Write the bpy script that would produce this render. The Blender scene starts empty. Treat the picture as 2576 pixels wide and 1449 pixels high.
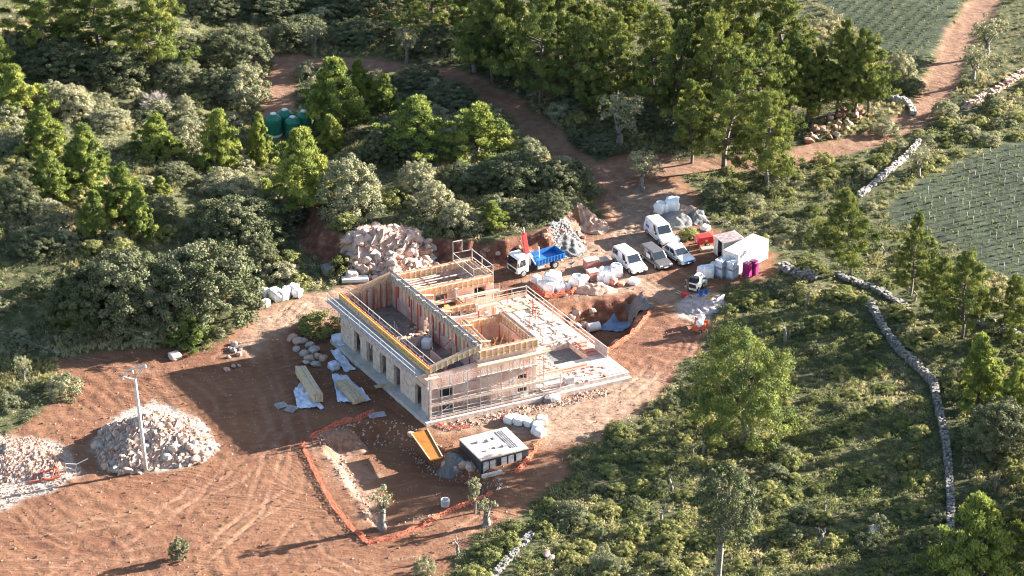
import bpy, bmesh, math, random
import numpy as np
from mathutils import Vector, Matrix
from mathutils import noise as mnoise

C = bpy.context.scene
COL = C.collection
rnd = random.Random(7)
rng = np.random.default_rng(7)

# ------------------------------------------------------------------ camera
PITCH = math.radians(27.0)
FPX = 7909.0            # focal length in pixels of a 2576 wide picture
CAMH = 160.35
cam = bpy.data.cameras.new('camera')
cam.sensor_width = 36.0
cam.lens = 36.0 * FPX / 2576.0
cam.clip_start = 1.0
cam.clip_end = 6000.0
camo = bpy.data.objects.new('camera', cam)
camo.location = (0, 0, CAMH)
camo.rotation_euler = (math.pi / 2 - PITCH, 0, 0)
COL.objects.link(camo)
C.camera = camo

# ------------------------------------------------------------------ light
SUN_AZ = math.radians(21.5)      # direction to the sun, from +x towards +y
SUN_EL = math.radians(17.0)
W = bpy.data.worlds.new('World')
C.world = W
W.use_nodes = True
nt = W.node_tree
bg = nt.nodes['Background']
sky = nt.nodes.new('ShaderNodeTexSky')
sky.sky_type = 'NISHITA'
sky.sun_disc = False
sky.sun_elevation = SUN_EL
sky.sun_rotation = math.pi / 2 - SUN_AZ
nt.links.new(sky.outputs['Color'], bg.inputs['Color'])
bg.inputs['Strength'].default_value = 0.058
sl = bpy.data.lights.new('sun', 'SUN')
sl.energy = 5.0
sl.angle = math.radians(0.5)
sl.color = (1.0, 0.94, 0.86)
so = bpy.data.objects.new('sun', sl)
sd = Vector((math.cos(SUN_EL) * math.cos(SUN_AZ), math.cos(SUN_EL) * math.sin(SUN_AZ), math.sin(SUN_EL)))
so.rotation_euler = sd.to_track_quat('Z', 'Y').to_euler()
so.location = sd * 200 + Vector((0, 320, 0))
COL.objects.link(so)
C.view_settings.view_transform = 'Standard'
C.view_settings.look = 'None'
C.view_settings.exposure = 2.82
C.view_settings.gamma = 1.0
C.view_settings.use_curve_mapping = False
C.cycles.filter_width = 1.15
C.cycles.max_bounces = 5
C.cycles.diffuse_bounces = 3
C.cycles.transparent_max_bounces = 12

# ------------------------------------------------------------------ helpers
CP, SP = math.cos(PITCH), math.sin(PITCH)

def at(px, py, z=0.0):
    """the world point that lies at this place of the picture (2576 x 1449) and at height z"""
    u = (px - 1288.0) / FPX
    v = (724.5 - py) / FPX
    d = (u, CP + v * SP, -SP + v * CP)
    t = (z - CAMH) / d[2]
    return Vector((d[0] * t, d[1] * t, z))

def pix(p):
    z = p[2] - CAMH
    dep = p[1] * CP - z * SP
    up = p[1] * SP + z * CP
    return 1288 + FPX * p[0] / dep, 724.5 - FPX * up / dep, FPX / dep

def tag(o, label=None, cat=None, group=None, kind=None):
    if label: o['label'] = label
    if cat: o['category'] = cat
    if group: o['group'] = group
    if kind: o['kind'] = kind
    return o

def thing(name, label, cat, loc=(0, 0, 0), rz=0.0, group=None):
    o = bpy.data.objects.new(name, None)
    o.empty_display_size = 0.3
    o.location = loc
    o.rotation_euler = (0, 0, rz)
    COL.objects.link(o)
    return tag(o, label, cat, group)

def link_mesh(name, me, mat, parent=None, loc=(0, 0, 0)):
    o = bpy.data.objects.new(name, me)
    if mat is not None:
        if isinstance(mat, (list, tuple)):
            for m in mat: me.materials.append(m)
        else:
            me.materials.append(mat)
    o.location = loc
    if parent is not None: o.parent = parent
    COL.objects.link(o)
    return o

def copy_tree(o, parent=None):
    c = o.copy()
    COL.objects.link(c)
    c.parent = parent
    for ch in list(o.children):
        copy_tree(ch, c)
    return c

class MB:
    """collects vertices and faces and links them as one mesh object"""
    def __init__(s):
        s.v = []; s.f = []
    def add(s, vs, fs):
        n = len(s.v)
        s.v += [tuple(v) for v in vs]
        s.f += [tuple(i + n for i in f) for f in fs]
        return s
    def hexa(s, c):
        """8 corners: bottom ring 0-3 (ccw from above), top ring 4-7"""
        return s.add(c, [(3, 2, 1, 0), (4, 5, 6, 7), (0, 1, 5, 4), (1, 2, 6, 5), (2, 3, 7, 6), (3, 0, 4, 7)])
    def box(s, x0, x1, y0, y1, z0, z1, f=None):
        c = [(x0, y0, z0), (x1, y0, z0), (x1, y1, z0), (x0, y1, z0), (x0, y0, z1), (x1, y0, z1), (x1, y1, z1), (x0, y1, z1)]
        if f: c = [f(*q) for q in c]
        return s.hexa(c)
    def bar(s, a, b, w, h=None):
        h = h or w
        a, b = Vector(a), Vector(b)
        d = (b - a).normalized()
        up = Vector((0, 0, 1)) if abs(d.z) < 0.95 else Vector((1, 0, 0))
        x = d.cross(up).normalized() * (w / 2)
        y = x.cross(d).normalized() * (h / 2)
        return s.add([a - x - y, a + x - y, a + x + y, a - x + y, b - x - y, b + x - y, b + x + y, b - x + y],
                     [(0, 1, 2, 3), (7, 6, 5, 4), (0, 4, 5, 1), (1, 5, 6, 2), (2, 6, 7, 3), (3, 7, 4, 0)])
    def tube(s, pts, rads, n=7, cap=True):
        pts = [Vector(p) for p in pts]
        if not isinstance(rads, (list, tuple)): rads = [rads] * len(pts)
        base = len(s.v)
        for i, p in enumerate(pts):
            d = (pts[min(i + 1, len(pts) - 1)] - pts[max(i - 1, 0)])
            d = d.normalized() if d.length > 1e-6 else Vector((0, 0, 1))
            up = Vector((0, 0, 1)) if abs(d.z) < 0.9 else Vector((1, 0, 0))
            x = d.cross(up).normalized(); y = x.cross(d)
            for k in range(n):
                a = 2 * math.pi * k / n
                s.v.append(tuple(p + (x * math.cos(a) + y * math.sin(a)) * rads[i]))
        for i in range(len(pts) - 1):
            for k in range(n):
                k2 = (k + 1) % n
                s.f.append((base + i * n + k, base + i * n + k2, base + (i + 1) * n + k2, base + (i + 1) * n + k))
        if cap:
            s.f.append(tuple(base + k for k in reversed(range(n))))
            s.f.append(tuple(base + (len(pts) - 1) * n + k for k in range(n)))
        return s
    def lathe(s, prof, n=20, cx=0, cy=0, tf=None):
        """prof: (r, z) from bottom to top, closed at the ends"""
        base = len(s.v)
        for r, z in prof:
            for k in range(n):
                a = 2 * math.pi * k / n
                p = (cx + r * math.cos(a), cy + r * math.sin(a), z)
                s.v.append(tuple(tf(*p)) if tf else p)
        for i in range(len(prof) - 1):
            for k in range(n):
                k2 = (k + 1) % n
                s.f.append((base + i * n + k, base + i * n + k2, base + (i + 1) * n + k2, base + (i + 1) * n + k))
        s.f.append(tuple(base + k for k in reversed(range(n))))
        s.f.append(tuple(base + (len(prof) - 1) * n + k for k in range(n)))
        return s
    def prism(s, poly, a, b, axis='y'):
        """a polygon (p, q) swept along an axis from a to b"""
        n = len(poly)
        if axis == 'y': vs = [(p, a, q) for p, q in poly] + [(p, b, q) for p, q in poly]
        elif axis == 'x': vs = [(a, p, q) for p, q in poly] + [(b, p, q) for p, q in poly]
        else: vs = [(p, q, a) for p, q in poly] + [(p, q, b) for p, q in poly]
        fs = [tuple(range(n)), tuple(reversed(range(n, 2 * n)))]
        fs += [(i, i + n, (i + 1) % n + n, (i + 1) % n) for i in range(n)]
        return s.add(vs, fs)
    def build(s, name, mat, parent=None, smooth=False, bevel=0, loc=(0, 0, 0), rel=None):
        me = bpy.data.meshes.new(name)
        vs = s.v
        if rel is not None: vs = [(v[0] - rel[0], v[1] - rel[1], v[2] - rel[2]) for v in vs]
        me.from_pydata(vs, [], s.f)
        bm = bmesh.new(); bm.from_mesh(me)
        bmesh.ops.recalc_face_normals(bm, faces=bm.faces)
        bm.to_mesh(me); bm.free()
        if smooth:
            me.polygons.foreach_set('use_smooth', [True] * len(me.polygons))
        o = link_mesh(name, me, mat, parent, loc)
        if bevel:
            m = o.modifiers.new('bevel', 'BEVEL'); m.width = bevel; m.segments = 2; m.limit_method = 'ANGLE'
        return o

# ------------------------------------------------------------------ materials
def new_mat(name):
    m = bpy.data.materials.new(name)
    m.use_nodes = True
    n = m.node_tree.nodes; l = m.node_tree.links
    return m, n, l, n['Principled BSDF']

def mat_plain(name, col, rough=0.6, metal=0.0, var=0.25, scale=3.0, col2=None, bump=0.0, spec=0.4, fine=0.0):
    """a surface with worn, uneven colour"""
    m, n, l, b = new_mat(name)
    tc = n.new('ShaderNodeTexCoord')
    t = n.new('ShaderNodeTexNoise'); t.inputs['Scale'].default_value = scale; t.inputs['Detail'].default_value = 6
    l.new(tc.outputs['Object'], t.inputs['Vector'])
    r = n.new('ShaderNodeValToRGB')
    c2 = col2 or tuple(x * (1 - var) for x in col)
    r.color_ramp.elements[0].position = 0.33; r.color_ramp.elements[0].color = (*c2, 1)
    r.color_ramp.elements[1].position = 0.62; r.color_ramp.elements[1].color = (*col, 1)
    l.new(t.outputs['Fac'], r.inputs['Fac'])
    out = r.outputs['Color']
    l.new(out, b.inputs['Base Color'])
    b.inputs['Roughness'].default_value = rough
    b.inputs['Metallic'].default_value = metal
    b.inputs['Specular IOR Level'].default_value = spec
    if bump:
        bp = n.new('ShaderNodeBump'); bp.inputs['Strength'].default_value = bump; bp.inputs['Distance'].default_value = 0.1
        t2 = n.new('ShaderNodeTexNoise'); t2.inputs['Scale'].default_value = scale * 4; t2.inputs['Detail'].default_value = 5
        l.new(tc.outputs['Object'], t2.inputs['Vector'])
        l.new(t2.outputs['Fac'], bp.inputs['Height']); l.new(bp.outputs['Normal'], b.inputs['Normal'])
    return m

def mat_leaf(name, cols, trans=0.35, scale=0.9):
    """leaves: tints vary from leaf to leaf, clump to clump and plant to plant"""
    m, n, l, b = new_mat(name)
    n.remove(b)
    at_ = n.new('ShaderNodeAttribute'); at_.attribute_name = 'tint'
    oi = n.new('ShaderNodeObjectInfo')
    ma = n.new('ShaderNodeMath'); ma.operation = 'MULTIPLY_ADD'
    l.new(oi.outputs['Random'], ma.inputs[0]); ma.inputs[1].default_value = 0.40
    l.new(at_.outputs['Fac'], ma.inputs[2])
    su = n.new('ShaderNodeMath'); su.operation = 'SUBTRACT'; su.inputs[1].default_value = 0.20
    l.new(ma.outputs[0], su.inputs[0])
    r = n.new('ShaderNodeValToRGB')
    els = r.color_ramp.elements
    for i in range(len(cols) - 2): els.new(0.5)
    for i, c in enumerate(cols):
        els[i].position = i / (len(cols) - 1); els[i].color = (*c, 1)
    l.new(su.outputs[0], r.inputs['Fac'])
    d = n.new('ShaderNodeBsdfDiffuse'); t = n.new('ShaderNodeBsdfTranslucent'); mx = n.new('ShaderNodeMixShader')
    l.new(r.outputs['Color'], d.inputs['Color']); l.new(r.outputs['Color'], t.inputs['Color'])
    mx.inputs['Fac'].default_value = trans
    l.new(d.outputs[0], mx.inputs[1]); l.new(t.outputs[0], mx.inputs[2])
    l.new(mx.outputs[0], n['Material Output'].inputs['Surface'])
    return m

M = {}
M['pine'] = mat_leaf('pine_needles', [(0.075, 0.102, 0.041), (0.150, 0.175, 0.052), (0.239, 0.246, 0.065)], 0.13)
M['pine_bright'] = mat_leaf('young_pine_needles', [(0.102, 0.140, 0.050), (0.208, 0.243, 0.064), (0.328, 0.335, 0.088)], 0.22)
M['oak'] = mat_leaf('holm_oak_leaves', [(0.067, 0.081, 0.040), (0.121, 0.129, 0.069), (0.202, 0.199, 0.118)], 0.10)
M['olive'] = mat_leaf('wild_olive_leaves', [(0.151, 0.162, 0.090), (0.252, 0.246, 0.143), (0.392, 0.353, 0.218)], 0.15)
M['mastic'] = mat_leaf('mastic_leaves', [(0.100, 0.118, 0.048), (0.221, 0.226, 0.084), (0.416, 0.370, 0.154)], 0.22)
M['scrub'] = mat_leaf('scrub_leaves', [(0.079, 0.098, 0.044), (0.158, 0.168, 0.073), (0.269, 0.246, 0.119), (0.412, 0.332, 0.190)], 0.28)
M['drygrass'] = mat_leaf('dry_grass_blades', [(0.193, 0.193, 0.082), (0.384, 0.333, 0.156), (0.591, 0.473, 0.267)], 0.35)
M['green_grass'] = mat_leaf('green_grass_blades', [(0.086, 0.117, 0.048), (0.172, 0.203, 0.082), (0.274, 0.274, 0.120)], 0.35)
M['clod'] = mat_plain('soil_clod', (0.26, 0.15, 0.10), 0.97, col2=(0.15, 0.08, 0.055), scale=3)
M['bark'] = mat_plain('bark', (0.17, 0.145, 0.12), 0.9, col2=(0.07, 0.055, 0.045), scale=6, bump=0.6)
M['greybark'] = mat_plain('grey_bark', (0.23, 0.205, 0.185), 0.9, col2=(0.11, 0.095, 0.085), scale=5, bump=0.6)
M['rock'] = mat_plain('limestone', (0.40, 0.32, 0.265), 0.9, col2=(0.33, 0.20, 0.145), scale=1.4, bump=0.5)
M['rockpale'] = mat_plain('pale_limestone', (0.42, 0.32, 0.26), 0.9, col2=(0.34, 0.20, 0.145), scale=1.6, bump=0.5)
M['rockpink'] = mat_plain('pink_limestone', (0.53, 0.39, 0.32), 0.9, col2=(0.42, 0.24, 0.175), scale=1.3, bump=0.5)
M['deadwood'] = mat_plain('bleached_twigs', (0.40, 0.345, 0.31), 0.9, col2=(0.26, 0.22, 0.20), scale=4)
M['rockgrey'] = mat_plain('grey_limestone', (0.33, 0.31, 0.29), 0.9, col2=(0.20, 0.17, 0.15), scale=1.5, bump=0.5)
M['rockred'] = mat_plain('earth_stained_rock', (0.30, 0.17, 0.12), 0.95, col2=(0.17, 0.085, 0.055), scale=1.5, bump=0.6)
M['wallstone'] = mat_plain('dry_wall_stone', (0.25, 0.235, 0.215), 0.95, col2=(0.12, 0.11, 0.095), scale=2.5, bump=0.6)
M['concrete'] = mat_plain('concrete', (0.46, 0.43, 0.40), 0.85, col2=(0.34, 0.31, 0.28), scale=1.2, bump=0.15)
M['palecon'] = mat_plain('dusty_concrete', (0.50, 0.43, 0.385), 0.9, col2=(0.36, 0.265, 0.22), scale=2.2, bump=0.25)
M['brick'] = None
M['ply'] = mat_plain('formwork_board', (0.64, 0.41, 0.26), 0.6, col2=(0.52, 0.27, 0.14), scale=1.6)
M['plyold'] = mat_plain('worn_formwork', (0.52, 0.36, 0.24), 0.75, col2=(0.34, 0.21, 0.14), scale=2.2)
M['yellow'] = mat_plain('yellow_beam', (0.62, 0.37, 0.06), 0.55, col2=(0.48, 0.27, 0.05), scale=2)
M['dust'] = mat_plain('dusty_floor', (0.24, 0.185, 0.155), 0.95, col2=(0.13, 0.10, 0.09), scale=1.1, bump=0.4)
M['orangeply'] = mat_plain('orange_shuttering_panel', (0.30, 0.12, 0.018), 0.55, col2=(0.21, 0.075, 0.012), scale=1.2)
M['timber'] = mat_plain('sawn_timber', (0.52, 0.40, 0.27), 0.8, col2=(0.38, 0.27, 0.17), scale=3)
M['greyboard'] = mat_plain('grey_planks', (0.33, 0.32, 0.33), 0.8, col2=(0.21, 0.20, 0.20), scale=2.5)
M['steel'] = mat_plain('galvanised_tube', (0.56, 0.54, 0.52), 0.5, metal=0.3, scale=3)
M['redpaint'] = mat_plain('red_paint', (0.55, 0.03, 0.03), 0.45, col2=(0.42, 0.03, 0.03), scale=2)
M['redprop'] = mat_plain('red_prop', (0.45, 0.10, 0.05), 0.6, col2=(0.30, 0.07, 0.04), scale=3)
M['white'] = mat_plain('white_paint', (0.74, 0.73, 0.71), 0.35, col2=(0.60, 0.56, 0.51), scale=1.1, spec=0.5)
M['whitebag'] = mat_plain('white_woven_bag', (0.74, 0.73, 0.72), 0.8, var=0.15, scale=4, bump=0.4)
M['plastic'] = mat_plain('plastic_film', (0.62, 0.64, 0.70), 0.3, col2=(0.36, 0.42, 0.58), scale=1.6, bump=0.8)
M['bluesheet'] = mat_plain('blue_grey_sheet', (0.20, 0.27, 0.38), 0.45, col2=(0.12, 0.17, 0.26), scale=1.0, bump=0.8)
M['blue'] = mat_plain('blue_paint', (0.025, 0.14, 0.40), 0.4, var=0.25, scale=2)
M['bluemark'] = mat_plain('blue_marking', (0.04, 0.12, 0.5), 0.4, var=0.1)
M['black'] = mat_plain('black_rubber', (0.02, 0.02, 0.02), 0.7, var=0.3)
M['darkpanel'] = mat_plain('black_membrane', (0.025, 0.028, 0.035), 0.5, col2=(0.05, 0.05, 0.05), scale=1.5)
M['glass'] = mat_plain('vehicle_glass', (0.02, 0.025, 0.03), 0.08, var=0.1, spec=0.8)
M['darkgrey'] = mat_plain('grey_metallic_paint', (0.13, 0.12, 0.12), 0.35, metal=0.3, var=0.15)
M['chrome'] = mat_plain('wheel_rim', (0.5, 0.5, 0.5), 0.35, metal=0.7, var=0.1)
M['lamp'] = mat_plain('lamp_lens', (0.7, 0.7, 0.7), 0.1, var=0.1, spec=0.8)
M['amber'] = mat_plain('amber_sticker', (0.8, 0.45, 0.05), 0.5, var=0.1)
M['magenta'] = mat_plain('magenta_plastic', (0.27, 0.02, 0.12), 0.4, var=0.2, scale=2)
M['tankgreen'] = mat_plain('green_plastic', (0.02, 0.16, 0.10), 0.35, var=0.25, scale=1.5)
M['corr'] = mat_plain('rusty_sheet', (0.55, 0.50, 0.48), 0.5, col2=(0.40, 0.22, 0.17), scale=2.2)
M['redbrick'] = mat_plain('red_brick_pack', (0.50, 0.22, 0.16), 0.9, col2=(0.40, 0.15, 0.11), scale=4)
M['gravelgrey'] = mat_plain('grey_gravel', (0.17, 0.165, 0.16), 0.95, col2=(0.11, 0.105, 0.10), scale=5, bump=0.8)
M['spoil'] = mat_plain('spoil', (0.36, 0.31, 0.29), 0.95, col2=(0.23, 0.19, 0.18), scale=2.5, bump=0.8)
M['sand'] = mat_plain('pink_sand', (0.46, 0.30, 0.22), 0.95, col2=(0.34, 0.21, 0.15), scale=2.5, bump=0.8)
M['skin'] = mat_plain('skin', (0.45, 0.26, 0.18), 0.6, var=0.1)
M['darkcloth'] = mat_plain('dark_cloth', (0.025, 0.025, 0.035), 0.9, var=0.3)
M['beigecloth'] = mat_plain('beige_cloth', (0.30, 0.25, 0.19), 0.9, var=0.2)
M['hair'] = mat_plain('dark_hair', (0.03, 0.022, 0.018), 0.7, var=0.2)
M['wire'] = mat_plain('wire', (0.10, 0.10, 0.10), 0.5, var=0.1)
M['polewood'] = mat_plain('pale_pole', (0.62, 0.58, 0.56), 0.7, col2=(0.46, 0.42, 0.40), scale=2)
M['green_net'] = mat_plain('tree_guard', (0.17, 0.22, 0.15), 0.7, var=0.3)

def mat_brick():
    m, n, l, b = new_mat('hollow_clay_brick')
    tc = n.new('ShaderNodeTexCoord')
    t = n.new('ShaderNodeTexNoise'); t.inputs['Scale'].default_value = 0.8; t.inputs['Detail'].default_value = 6
    l.new(tc.outputs['Object'], t.inputs['Vector'])
    r = n.new('ShaderNodeValToRGB')
    r.color_ramp.elements[0].position = 0.36; r.color_ramp.elements[0].color = (0.50, 0.255, 0.195, 1)
    r.color_ramp.elements[1].position = 0.60; r.color_ramp.elements[1].color = (0.62, 0.44, 0.365, 1)
    l.new(t.outputs['Fac'], r.inputs['Fac'])
    sx = n.new('ShaderNodeSeparateXYZ'); l.new(tc.outputs['Object'], sx.inputs[0])
    w = n.new('ShaderNodeMath'); w.operation = 'MULTIPLY'; w.inputs[1].default_value = 1 / 0.25
    l.new(sx.outputs['Z'], w.inputs[0])
    fr = n.new('ShaderNodeMath'); fr.operation = 'FRACT'; l.new(w.outputs[0], fr.inputs[0])
    lt = n.new('ShaderNodeMath'); lt.operation = 'LESS_THAN'; lt.inputs[1].default_value = 0.16; l.new(fr.outputs[0], lt.inputs[0])
    mx = n.new('ShaderNodeMix'); mx.data_type = 'RGBA'
    l.new(lt.outputs[0], mx.inputs['Factor']); l.new(r.outputs['Color'], mx.inputs['A'])
    mx.inputs['B'].default_value = (0.48, 0.43, 0.39, 1)
    l.new(mx.outputs['Result'], b.inputs['Base Color'])
    b.inputs['Roughness'].default_value = 0.95
    bp = n.new('ShaderNodeBump'); bp.inputs['Strength'].default_value = 0.4; bp.inputs['Distance'].default_value = 0.08
    t2 = n.new('ShaderNodeTexNoise'); t2.inputs['Scale'].default_value = 7
    l.new(tc.outputs['Object'], t2.inputs['Vector']); l.new(t2.outputs['Fac'], bp.inputs['Height']); l.new(bp.outputs['Normal'], b.inputs['Normal'])
    return m
M['brick'] = mat_brick()

def mat_net(name, col, holes):
    m, n, l, b = new_mat(name)
    tc = n.new('ShaderNodeTexCoord')
    t = n.new('ShaderNodeTexVoronoi'); t.inputs['Scale'].default_value = 7
    l.new(tc.outputs['Object'], t.inputs['Vector'])
    gt = n.new('ShaderNodeMath'); gt.operation = 'LESS_THAN'; gt.inputs[1].default_value = holes
    l.new(t.outputs['Distance'], gt.inputs[0])
    tr = n.new('ShaderNodeBsdfTransparent'); d = n.new('ShaderNodeBsdfDiffuse'); tl = n.new('ShaderNodeBsdfTranslucent')
    d.inputs['Color'].default_value = (*col, 1); tl.inputs['Color'].default_value = (*col, 1)
    a = n.new('ShaderNodeMixShader'); a.inputs[0].default_value = 0.4
    l.new(d.outputs[0], a.inputs[1]); l.new(tl.outputs[0], a.inputs[2])
    mx = n.new('ShaderNodeMixShader')
    l.new(gt.outputs[0], mx.inputs[0]); l.new(a.outputs[0], mx.inputs[1]); l.new(tr.outputs[0], mx.inputs[2])
    l.new(mx.outputs[0], n['Material Output'].inputs['Surface'])
    return m
M['net'] = mat_net('orange_mesh', (0.56, 0.16, 0.10), 0.42)
# ------------------------------------------------------------------ terrain
GX0, GX1, GY0, GY1, GS = -76.0, 76.0, 248.0, 412.0, 0.25
gx = np.arange(GX0, GX1 + 1e-6, GS); gy = np.arange(GY0, GY1 + 1e-6, GS)
XX, YY = np.meshgrid(gx, gy)

def poly_w(pts):
    return [at(px, py)[:2] for px, py in pts]

def sdist(poly, X, Y):
    """signed distance to a polygon, positive inside"""
    d = np.full(X.shape, 1e9); ins = np.zeros(X.shape, bool)
    n = len(poly)
    for i in range(n):
        ax, ay = poly[i]; bx, by = poly[(i + 1) % n]
        ex, ey = bx - ax, by - ay
        t = np.clip(((X - ax) * ex + (Y - ay) * ey) / (ex * ex + ey * ey + 1e-12), 0, 1)
        d = np.minimum(d, np.hypot(X - ax - t * ex, Y - ay - t * ey))
        c = ((ay > Y) != (by > Y)) & (X < (bx - ax) * (Y - ay) / (by - ay + 1e-12) + ax)
        ins ^= c
    return np.where(ins, d, -d)

def ldist(line, X, Y):
    d = np.full(X.shape, 1e9)
    for i in range(len(line) - 1):
        ax, ay = line[i]; bx, by = line[i + 1]
        ex, ey = bx - ax, by - ay
        t = np.clip(((X - ax) * ex + (Y - ay) * ey) / (ex * ex + ey * ey + 1e-12), 0, 1)
        d = np.minimum(d, np.hypot(X - ax - t * ex, Y - ay - t * ey))
    return d

def sstep(a, b, v):
    t = np.clip((v - a) / (b - a), 0, 1)
    return t * t * (3 - 2 * t)

def vnoise(X, Y, scale, seed):
    """smooth value noise in -1..1"""
    r = np.random.default_rng(seed)
    T = r.random((256, 256)) * 2 - 1
    x = X / scale + 1000.0; y = Y / scale + 1000.0
    xi = np.floor(x).astype(int); yi = np.floor(y).astype(int)
    fx = x - xi; fy = y - yi
    fx = fx * fx * (3 - 2 * fx); fy = fy * fy * (3 - 2 * fy)
    g = lambda i, j: T[i % 256, j % 256]
    return (g(xi, yi) * (1 - fx) + g(xi + 1, yi) * fx) * (1 - fy) + (g(xi, yi + 1) * (1 - fx) + g(xi + 1, yi + 1) * fx) * fy

P_SITE = poly_w([(-90, 1120), (60, 1060), (140, 1000), (150, 905), (300, 888), (520, 874), (600, 838), (640, 782), (760, 738), (900, 708), (1060, 672), (1280, 660), (1400, 625), (1490, 580), (1520, 540), (1700, 520), (1790, 570), (1960, 640), (1950, 690), (1835, 725), (1800, 770), (1775, 870), (1690, 960), (1620, 1030), (1530, 1090), (1440, 1140), (1430, 1210), (1310, 1290), (1190, 1350), (1130, 1420), (1060, 1560), (-90, 1560)])
P_LOT = poly_w([(1280, 650), (1400, 620), (1500, 560), (1505, 470), (1520, 400), (1600, 385), (1700, 390), (1690, 440), (1770, 490), (1740, 540), (1830, 590), (1960, 640), (1900, 700), (1800, 720), (1700, 740), (1400, 720), (1300, 700)])
R1 = [at(px, py)[:2] for px, py in [(640, 152), (700, 150), (880, 160), (1010, 168), (1100, 180), (1190, 205), (1270, 250), (1330, 305), (1400, 360), (1460, 410), (1540, 450), (1580, 500), (1590, 560)]]
R1B = [at(px, py)[:2] for px, py in [(720, 160), (705, 200), (700, 240), (690, 290)]]
R2 = [at(px, py)[:2] for px, py in [(2520, -60), (2480, 0), (2420, 80), (2385, 160), (2350, 235), (2310, 290), (2210, 340), (2100, 370), (1980, 398), (1850, 410), (1700, 420), (1560, 425)]]
P_VR = poly_w([(2225, 525), (2330, 450), (2430, 395), (2700, 310), (2720, 760), (2540, 705), (2400, 620), (2270, 570)])
P_VT = poly_w([(1960, -80), (2450, -80), (2390, 60), (2335, 150), (2250, 150), (2130, 55)])
P_BANK = poly_w([(1075, 668), (1190, 672), (1285, 672), (1400, 645), (1465, 610), (1500, 565), (1480, 500), (1420, 420), (1300, 350), (1150, 310), (980, 330), (800, 430), (720, 520), (770, 630), (880, 694)])
P_PIT = poly_w([(1395, 790), (1470, 765), (1590, 742), (1625, 770), (1585, 835), (1525, 878), (1480, 840), (1440, 812)])
P_PIT2 = poly_w([(800, 1100), (900, 1062), (990, 1060), (1060, 1085), (1135, 1150), (1235, 1180), (1265, 1225), (1180, 1270), (1010, 1312), (945, 1325), (880, 1235)])
P_TAN = [poly_w(p) for p in ([(600, 900), (640, 790), (760, 742), (900, 705), (880, 780), (740, 830), (640, 920)],
                             [(1300, 690), (1400, 640), (1520, 590), (1530, 480), (1700, 470), (1760, 540), (1700, 580), (1640, 700), (1760, 740), (1700, 780), (1620, 740), (1400, 745)],
                             [(1110, 1090), (1340, 1000), (1580, 950), (1670, 930), (1640, 1020), (1500, 1100), (1380, 1120), (1250, 1080)],
                             [(800, 1130), (880, 1110), (960, 1210), (950, 1300), (890, 1240)])]
P_GRAV = [poly_w(p) for p in ([(225, 1125), (270, 1050), (385, 1000), (480, 1035), (522, 1105), (500, 1160), (400, 1192), (280, 1190)], [(-90, 1100), (20, 1080), (150, 1110), (210, 1190), (170, 1225), (70, 1255), (0, 1290), (-90, 1300)],
                              [(1740, 735), (1820, 730), (1820, 780), (1770, 810), (1690, 800), (1680, 760)])]

# wheel ruts: pairs of grooves along these lines of the picture
n0 = lambda X, Y: vnoise(X, Y, 1.4, 79)
RUTS = [[at(*q)[:2] for q in l] for l in (
 [(-60, 1340), (150, 1330), (400, 1290), (600, 1200), (700, 1080), (660, 960), (600, 880)],
 [(-60, 1420), (250, 1410), (560, 1350), (740, 1240), (760, 1100), (720, 960), (680, 840), (760, 760), (900, 715)],
 [(300, 1500), (520, 1400), (640, 1290), (690, 1150), (640, 1000), (560, 900)],
 [(620, 1500), (700, 1400), (760, 1320), (800, 1400), (900, 1450), (1080, 1400)],
 [(120, 1470), (330, 1350), (480, 1250), (580, 1130), (560, 1000), (450, 920), (300, 930)],
 [(1800, 790), (1770, 880), (1700, 950), (1640, 1010), (1540, 1070), (1440, 1100)],
 [(1720, 820), (1690, 880), (1630, 950), (1570, 1000)],
 [(1780, 830), (1740, 900), (1670, 960), (1600, 1010), (1500, 1050)],
 [(1590, 540), (1560, 620), (1480, 690), (1300, 700)], [(1620, 480), (1640, 600), (1700, 690), (1790, 740)],
 [(1500, 640), (1640, 700), (1700, 740), (1760, 800)], [(1400, 1180), (1300, 1260), (1180, 1330), (1080, 1390)],
 [(1540, 440), (1590, 520), (1600, 600), (1540, 700)])]
P_HILL = poly_w([(-900, 905), (140, 890), (520, 850), (600, 800), (690, 640), (690, 480), (640, 300), (600, 120), (560, -120), (-900, -400)])
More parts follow.
